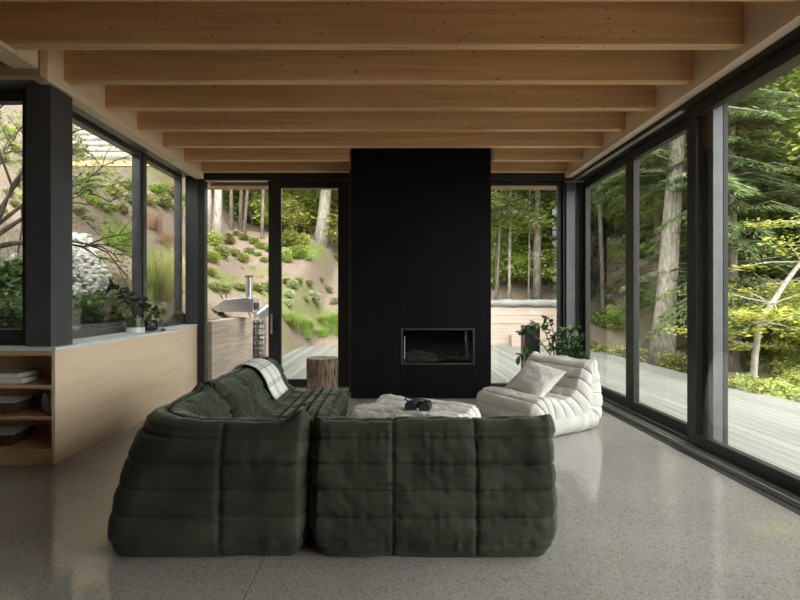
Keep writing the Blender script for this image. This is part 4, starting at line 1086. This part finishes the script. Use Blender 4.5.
for k in range(300):
    yp = rg.uniform(236, 304); xp = rg.uniform(66, 86 + (yp - 236) * .42 + 4)
    x, y = hit(xp, yp); s = rg.uniform(.028, .062)
    o = bpy.data.objects.new('white_stone', ROCKW[rg.integers(4)]); COL.objects.link(o)
    o.location = (x, y, hz(x, y) + s * .35); o.scale = (s * 1.2, s, s * .8); o.rotation_euler = (rg.uniform(-.4, .4), rg.uniform(-.4, .4), rg.uniform(0, 6))
    tag(o, 'white stone among the patch of stones on the left slope', 'stone', 'white stones on the left slope')

# ------------------------------------------------------------------ trees
def tree_meshes(seed, H, R_, base, nb, nleaf, ll, lw, trunk_r, spread=1., bark=M_BARK, flat=.45, lean=(0, 0)):
    rg = np.random.default_rng(seed); m = MB()
    pts = [(lean[0] * t + .12 * H / 12 * math.sin(2.2 * t + seed), lean[1] * t + .12 * H / 12 * math.cos(1.9 * t + seed), H * t * .95 - .25) for t in np.linspace(0, 1, 12)]
    ox, oy = pts[0][0], pts[0][1]; pts = [(p[0] - ox, p[1] - oy, p[2]) for p in pts]
    m.tube(pts, [trunk_r * (1.25 if t == 0 else 1) * (1 - .82 * t) for t in np.linspace(0, 1, 12)], 10)
    C = []
    for k in range(nb):
        t = base + (1 - base) * (k + rg.uniform(0, 1)) / nb; i = min(int(t * 11), 10); fr = t * 11 - i
        p = Vector(pts[i]).lerp(Vector(pts[i + 1]), fr); a = rg.uniform(0, 6.28)
        rel = (t - base) / (1 - base); ln = R_ * (.45 + .75 * math.sin(PI * min(.95, rel * .85 + .12))) * rg.uniform(.6, 1.1)
        q1 = p + Vector((math.cos(a) * ln * .5, math.sin(a) * ln * .5, ln * .28)); q2 = p + Vector((math.cos(a) * ln, math.sin(a) * ln, ln * .36))
        r0 = trunk_r * .32 * (1 - .6 * t); m.tube([p, q1, q2], [r0, r0 * .6, r0 * .2], 6)
        for q, s in ((q1, .8), (q2, 1.), (q1.lerp(q2, .5) + Vector((rg.normal() * .4, rg.normal() * .4, rg.normal() * .3)), .9)): C.append((q, s * (.35 + .28 * ln)))
    cc = np.array([c[0] for c in C]); cr = np.array([c[1] for c in C])
    w = rg.choice(len(C), nleaf, p=cr ** 2 / (cr ** 2).sum())
    P = cc[w] + rdir(nleaf, rg) * (rg.uniform(0, 1, nleaf) ** .4 * cr[w])[:, None] * np.array([1, 1, flat])
    P[:, 2] -= .12 * np.abs(rg.normal(size=nleaf))
    A, B = leaf_axes(nleaf, rg, .55); s = rg.uniform(.7, 1.25, nleaf)
    V, Q = quads(P, A, B, ll * s, lw * s)
    tm = bpy.data.meshes.new('trunk'); tm.from_pydata(m.v, [], m.f); tm.materials.append(bark)
    for pgn in tm.polygons: pgn.use_smooth = True
    return tm, np_mesh('foliage', V, Q)
def hemlock_meshes(seed, H, R_, base, trunk_r, ns=17000, bark=M_BARK, ll=.19, lw=.036, lean=(0, 0)):
    rg = np.random.default_rng(seed); m = MB()
    def tp(t): return np.array([lean[0] * t, lean[1] * t, H * t - .25])
    ts = np.linspace(0, 1, 10); m.tube([tuple(tp(t)) for t in ts], [trunk_r * (1.3 if t == 0 else 1) * (1 - .93 * t) for t in ts], 12)
    z = base * H; br = []
    while z < H * .98:
        rel = (z / H - base) / (1 - base); ln0 = R_ * max(.08, (1 - rel)) ** .75
        for k in range(6):
            br.append((z + rg.uniform(-.15, .15), rg.uniform(0, 6.28), ln0 * rg.uniform(.6, 1.1)))
        z += .36 + .1 * (1 - rel)
    br = np.array(br); per = rg.choice(len(br), ns, p=br[:, 2] ** 1.4 / (br[:, 2] ** 1.4).sum())
    for zz_, a, ln in br[br[:, 2] > .3]:
        p0 = tp(zz_ / H); d_ = np.array([math.cos(a), math.sin(a), 0])
        m.tube([tuple(p0 + np.array([0, 0, .25])), tuple(p0 + d_ * ln * .5 + np.array([0, 0, .25 + .06 * ln])), tuple(p0 + d_ * ln * .95 + np.array([0, 0, .25 - .16 * ln]))], [trunk_r * .13, trunk_r * .08, .006], 5)
    zz_, a, ln = br[per, 0], br[per, 1], br[per, 2]; t = rg.uniform(0, 1, ns) ** .65
    wid = .30 * ln * np.clip(1.15 - t, .15, 1) * np.minimum(1, t * 4); off = rg.uniform(-1, 1, ns) * wid
    d_ = np.stack([np.cos(a), np.sin(a), 0 * a], 1); s_ = np.stack([-np.sin(a), np.cos(a), 0 * a], 1)
    droop = .06 * ln * np.sin(PI * t) - .22 * ln * t ** 2.2
    base_ = np.stack([lean[0] * zz_ / H, lean[1] * zz_ / H, zz_], 1)
    C = base_ + d_ * (t * ln)[:, None] + s_ * off[:, None]; C[:, 2] += droop - .25 * np.abs(off) + rg.normal(0, .03, ns)
    sgn = np.sign(off)
    A = unit(d_ * .8 + s_ * (sgn * rg.uniform(.2, 1., ns))[:, None] + np.stack([0 * t, 0 * t, rg.normal(-.3, .22, ns)], 1))
    B = unit(np.cross(np.stack([rg.normal(0, .35, ns), rg.normal(0, .35, ns), np.ones(ns)], 1), A))
    s = rg.uniform(.7, 1.25, ns); V, Q = quads(C, A, B, ll * s, lw * s)
    tm = bpy.data.meshes.new('trunk'); tm.from_pydata(m.v, [], m.f); tm.materials.append(bark)
    for pgn in tm.polygons: pgn.use_smooth = True
    return tm, np_mesh('foliage', V, Q)

LIB = {}
def reg(key, ms, lm):
    tm, fm = ms; fm.materials.append(lm); LIB[key] = (tm, fm)
reg('dec_a', tree_meshes(1, 12, 2.6, .30, 26, 15000, .17, .10, .16), M_LEAF)
reg('dec_b', tree_meshes(2, 13, 2.8, .22, 30, 16000, .17, .10, .14), M_LEAF2)
reg('dec_c', tree_meshes(3, 11, 2.4, .12, 30, 16000, .16, .09, .10), M_LEAF)
reg('hem_a', hemlock_meshes(4, 15, 2.7, .10, .20, 42000), M_NEEDLE)
reg('hem_b', hemlock_meshes(5, 13, 2.4, .03, .15, 42000), M_NEEDLE)
reg('under', tree_meshes(6, 4.2, 1.5, .12, 18, 8000, .13, .08, .035), M_LEAF2)
def tree(key, label, x, y, s, group, rz=None, cat='tree', name='tree', sz=None, tilt=(0, 0)):
    t = thing(name, label, cat, (x, y, hz(x, y) - .05), rng.uniform(0, 6.28) if rz is None else rz, group)
    t.scale = (s, s, sz or s); t.rotation_euler[0] = tilt[0]; t.rotation_euler[1] = tilt[1]
    for nm, me in zip(('trunk', 'foliage'), LIB[key]):
        o = bpy.data.objects.new(nm, me); COL.objects.link(o); o.parent = t
    return t

def trunk_tree(label, xp_, d_, xp_top, wpx, bark, H=14, crown=1, seed=0, cat='tree', group=None, z_top_crown=.45, mat=M_LEAF2):
    """tall bare trunk passing through given photo columns at the ground and at about 6 m up"""
    x = px(xp_, d=d_); dx = px(xp_top, d=d_) - x; z0 = hz(x, d_)
    t = thing('tree', label, cat, (x, d_, z0 - .05), 0, group); r = wpx * d_ / F / 2
    tm, fm = tree_meshes(100 + seed, H, 2.3, z_top_crown, 16, 7500 if crown else 10, .17, .10, r, bark=bark, lean=(dx * H / 6., 0))
    fm.materials.append(mat)
    for nm, me in (('trunk', tm), ('foliage', fm)):
        o = bpy.data.objects.new(nm, me); COL.objects.link(o); o.parent = t
    return t
trunk_tree('thick pale tree trunk at the far left of the open doorway', 217, 17, 218, 9, M_BARKPALE, seed=1)
trunk_tree('pale trunk partly behind the open doorway jamb, left of the thick pale one', 209.5, 17.8, 210, 5, M_BARKPALE, seed=2)
trunk_tree('slim grey trunk leaning right, first of three at the slope top', 231, 21, 235, 4, M_BARK, seed=3)
trunk_tree('slim grey trunk leaning right, middle of three at the slope top', 240, 21.5, 246, 4, M_BARK, seed=4)
trunk_tree('slim grey trunk leaning right, last of three at the slope top', 243.5, 21, 254, 3.5, M_BARK, seed=5)
trunk_tree('thin straight trunk close to the left edge of the sliding door', 262, 19.5, 262, 3.2, M_BARK, seed=6)
trunk_tree('big pale leaning trunk behind the glass door beside the fireplace', 320, 22, 331, 13, M_BARKPALE, H=16, seed=7)
trunk_tree('thin white birch stem in the woods behind the glass door', 309, 25, 309, 3, M_BARKPALE, seed=8)
trunk_tree('slender birch just left of the big pale leaning trunk', 315.5, 26, 322, 3, M_BARKPALE, seed=9)
trunk_tree('dark trunk at the left edge of the glass door', 288, 25, 288, 5, M_BARK, seed=10)
trunk_tree('tall stout tan trunk behind the log, seen in the window right of the fireplace', 537, 17.5, 540, 8.5, M_BARK, H=15, seed=11, mat=M_NEEDLE)
trunk_tree('thin straight pole-like trunk behind the log', 509, 18, 510, 3, M_BARKPALE, H=15, seed=12, mat=M_LEAF)
trunk_tree('thick grey forked trunk further back behind the log', 515, 22, 519, 7, M_BARK, H=15, seed=13, mat=M_NEEDLE)
trunk_tree('thin leaning trunk hard against the black fireplace edge', 496, 18, 502, 3.2, M_BARK, H=14, seed=14, mat=M_LEAF)
trunk_tree('short slanting stem at the foot of the stout tan trunk', 528, 17.2, 533, 2.2, M_BARK, H=7, seed=15, mat=M_NEEDLE)
trunk_tree('faint pale trunk beyond the rearmost right-hand sliding door', 604, 17, 602, 5, M_BARK, H=13, seed=16, mat=M_NEEDLE)

# the big hemlock right of the middle sash
x, y = px(660, d=11.2), 11.2
t = thing('tree', 'big rough-barked conifer trunk rising by the deck behind the right glass doors', 'tree', (x, y, hz(x, y) - .05), 0)
tm, fm = hemlock_meshes(51, 16, 2.9, .26, .235, 40000, M_BARKPALE, lean=(1.3, .3)); fm.materials.append(M_NEEDLE)
for nm, me in (('trunk', tm), ('foliage', fm)):
    o = bpy.data.objects.new(nm, me); COL.objects.link(o); o.parent = t

# slim yellowing tree outside the nearest right-hand door
def slim_tree():
    x, y = px(752, d=8.3), 8.3; z = hz(x, y)
    t = thing('tree', 'slim crooked young tree with yellow leaves near the deck edge at right', 'tree', (x, y, z - .05), 0)
    m = MB(); P = [(0, 0, -.1), (.02, 0, .4), (.06, 0, .85), (.13, 0, 1.3), (.33, .0, 1.6), (.60, .05, 1.95), (.9, .1, 2.3), (1.2, .1, 2.9), (1.35, .2, 3.6)]
    m.tube(P, [.062, .055, .05, .046, .042, .037, .032, .024, .012], 10)
    rg = np.random.default_rng(8); tips = []
    for k in range(34):
        i = rg.integers(2, 8); p = Vector(P[i]); a = rg.uniform(0, 6.28) ; ln = rg.uniform(.5, 1.35)
        q = p + Vector((math.cos(a) * ln, math.sin(a) * ln, rg.uniform(-.25, .35))); m.tube([p, p.lerp(q, .5) + Vector((0, 0, .06)), q], [.014, .009, .003], 5)
        tips += [(p.lerp(q, .55), ln), (q, ln), (p.lerp(q, .8), ln)]
    m.build('trunk', M_BARKPALE, t, smooth=True, world=False)
    cc = np.array([c[0] for c in tips]); n = 2900; w = rg.integers(0, len(cc), n)
    P_ = cc[w] + rdir(n, rg) * (rg.uniform(0, 1, n) ** .5)[:, None] * np.array([.36, .36, .07])
    A, B = leaf_axes(n, rg, .3); s = rg.uniform(.7, 1.2, n); V, Q = quads(P_, A, B, .10 * s, .05 * s)
    link_mesh('foliage', np_mesh('foliage', V, Q), M_YELLOW, t)
slim_tree()

# maple outside the left windows
def maple():
    x, y = -5.2, 6.1; z = hz(x, y)
    t = thing('tree', 'small maple with thin dark branches spreading outside the left windows', 'tree', (x, y, z - .05), 0)
    t.scale = (1.0, 1.05, 1.6)
    rg = np.random.default_rng(12); m = MB(); tips = []
    def grow(p, d, ln, r, lev):
        q = p + d * ln; mid = p + d * ln * .5 + Vector((rg.normal() * .05, rg.normal() * .05, .05)) * ln
        m.tube([p, mid, q], [r, r * .8, r * .6], 6)
        if lev == 0 or ln < .2: tips.append(q); tips.append(mid); return
        if lev <= 2: tips.append(q)
        for k in range(3 if lev > 2 else 3):
            nd = (d + Vector((rg.normal() * .6, rg.normal() * .6, rg.normal() * .32))).normalized(); nd.z = nd.z * .75
            grow(q, nd.normalized(), ln * rg.uniform(.62, .85), r * .58, lev - 1)
    grow(Vector((0, 0, 0)), Vector((.1, .05, 1)), .75, .05, 0)
    q = Vector((.08, .04, .7))
    for d in ((.8, .35, .5), (-.7, .2, .75), (.35, .8, .7), (.2, -.3, 1.0), (-.3, .5, .9), (.75, .1, .95), (.5, .6, 1.1), (-.6, -.3, .6), (.9, .5, .15)):
        grow(q, Vector(d).normalized(), .66, .026, 3)
    m.build('trunk', M_BARKDK, t, smooth=True, world=False)
    cc = np.array([tuple(c) for c in tips]); n = 5200; w = rg.integers(0, len(cc), n)
    P_ = cc[w] + rdir(n, rg) * (rg.uniform(0, 1, n) ** .5)[:, None] * np.array([.2, .2, .05])
    A, B = leaf_axes(n, rg, .35); s = rg.uniform(.7, 1.2, n); V, Q = quads(P_, A, B, .065 * s, .03 * s)
    link_mesh('foliage', np_mesh('foliage', V, Q), M_MAPLE, t)
maple()

# forest
rg = np.random.default_rng(101)
gb = 'woods behind the house'; gr = 'woods beyond the right glass doors'; gl = 'trees up the left slope'
for k in range(22):
    xp = 200 + (k / 21) * 150 + rg.normal(0, 3); d_ = rg.uniform(23, 34); key = ('dec_b', 'dec_a', 'dec_c', 'dec_b', 'hem_b')[k % 5]
    tree(key, 'green tree in the dense woods above the slope behind the left doorway', px(xp, d=d_), d_, rg.uniform(.9, 1.3), gb + ' left')
for k in range(16):
    xp = 480 + (k / 15) * 100 + rg.normal(0, 3); d_ = rg.uniform(21, 32); key = ('hem_a', 'dec_a', 'hem_b', 'dec_c')[k % 4]
    tree(key, 'dark green tree in the dense woods behind the log', px(xp, d=d_), d_, rg.uniform(.9, 1.3), gb + ' right')
for k in range(22):
    xp = 578 + (k / 21) * 120 + rg.normal(0, 4); d_ = rg.uniform(14, 30); key = ('hem_a', 'hem_b', 'hem_a', 'dec_a')[k % 4]
    if d_ < 17 and xp < 650: d_ += 6
    tree(key, 'leafy conifer or tree in the woods behind the middle right-hand doors', px(xp, d=d_), d_, rg.uniform(.8, 1.2), gr + ' middle')
for k in range(22):
    xp = 715 + (k / 21) * 210 + rg.normal(0, 5); d_ = rg.uniform(10.5, 20); key = ('hem_b', 'hem_a', 'dec_c')[k % 3]
    tree(key, 'dense dark green tree in the woods behind the nearest right-hand door', px(xp, d=d_), d_, rg.uniform(.75, 1.1), gr + ' near')
for k in range(14):
    xp = -20 + (k / 13) * 225; d_ = rg.uniform(17, 28); key = ('dec_b', 'dec_a', 'dec_c')[k % 3]
    tree(key, 'green tree at the top of the hillside outside the left windows', px(xp, d=d_), d_, rg.uniform(.7, 1.0), gl)
for k in range(36):
    xp = (rg.uniform(204, 350) if k < 20 else rg.uniform(488, 590)); d_ = rg.uniform(22, 28) if k < 20 else rg.uniform(19, 26)
    tree('under', 'young bright green tree filling the gaps between trunks behind the house', px(xp, d=d_), d_, rg.uniform(1.0, 1.6), 'young trees among the trunks', cat='tree', name='tree')
for x_, y_, key, s_ in ((4.2, -11, 'hem_b', 1.1), (6.3, -10, 'hem_b', 1.0), (8.4, -11.5, 'hem_a', 1.0), (5.2, -14, 'hem_a', 1.1), (7.6, -14.5, 'hem_b', 1.2)):  # unseen trees added to darken the reflection in the back window
    tree(key, 'unseen dark conifer added to fill the reflection right of the fireplace', x_, y_, s_, 'added conifers behind the camera')
# understory along the deck edge at right
for k in range(5):
    xp = 780 + k * 22 + rg.normal(0, 3); d_ = rg.uniform(8.6, 10.5)
    tree('under', 'young leafy green sapling at the wood edge behind the nearest right-hand door', px(xp, d=d_), d_, rg.uniform(.35, .5), 'saplings at the wood edge', cat='sapling', name='sapling')
for k in range(20):
    t_ = k / 19; xp = 588 + t_ * 108; d_ = 13.2 - 3.2 * t_ + rg.uniform(0, .5)
    shrub('low yellow-green bush along the deck edge behind the middle right-hand doors', max(px(xp, d=d_), 5.45), d_, rg.uniform(.7, 1.1), M_YELLOW if k % 3 == 0 else M_SHRUB, 'bushes along the deck edge', kind=k % 3)
for k in range(14):
    xp = 592 + rg.uniform(0, 100); d_ = rg.uniform(15, 20)
    shrub('green undergrowth bush on the forest floor behind the right-hand doors', px(xp, d=d_), d_, rg.uniform(.9, 1.6), M_LEAF if k % 2 else M_LEAF2, 'undergrowth on the forest floor', kind=k % 3)
for k in range(16):
    xp = 705 + k * 7 + rg.normal(0, 3); d_ = 7.6 - .0 * k + rg.uniform(-.3, 1.0)
    shrub('low green bush at the deck edge behind the nearest right-hand door', max(px(xp, d=d_), 5.45), d_, rg.uniform(.5, .9), M_LEAF2 if k % 3 else M_SHRUB, 'low bushes by the near deck edge', kind=k % 3)

# ------------------------------------------------------------------ light: overcast sky
w = bpy.data.worlds.new('overcast'); sc.world = w; w.use_nodes = True
nt = w.node_tree; nt.nodes.clear()
out = nt.nodes.new('ShaderNodeOutputWorld'); bg = nt.nodes.new('ShaderNodeBackground')
tc = nt.nodes.new('ShaderNodeTexCoord'); sx = nt.nodes.new('ShaderNodeSeparateXYZ'); nt.links.new(tc.outputs['Generated'], sx.inputs[0])
r = ramp(nt, [(0., (.30, .33, .33)), (.45, (.80, .84, .88)), (.55, (.95, .97, 1.0)), (1., (1.0, 1.0, 1.0))], sx.outputs[2])
mr = nt.nodes.new('ShaderNodeMapRange'); nt.links.new(sx.outputs[2], mr.inputs[0]); mr.inputs[1].default_value = -1; mr.inputs[2].default_value = 1
nt.links.new(mr.outputs[0], r.inputs['Fac'])
nt.links.new(r.outputs['Color'], bg.inputs['Color']); bg.inputs['Strength'].default_value = 2.2
nt.links.new(bg.outputs[0], out.inputs['Surface'])
sun = bpy.data.lights.new('hazy_sun', 'SUN'); so = bpy.data.objects.new('hazy_sun', sun); COL.objects.link(so)
sun.energy = 1.3; sun.angle = R(25); sun.color = (1, .95, .86)
so.rotation_euler = (R(50), 0, R(4))
so.location = (4, -3, 20)
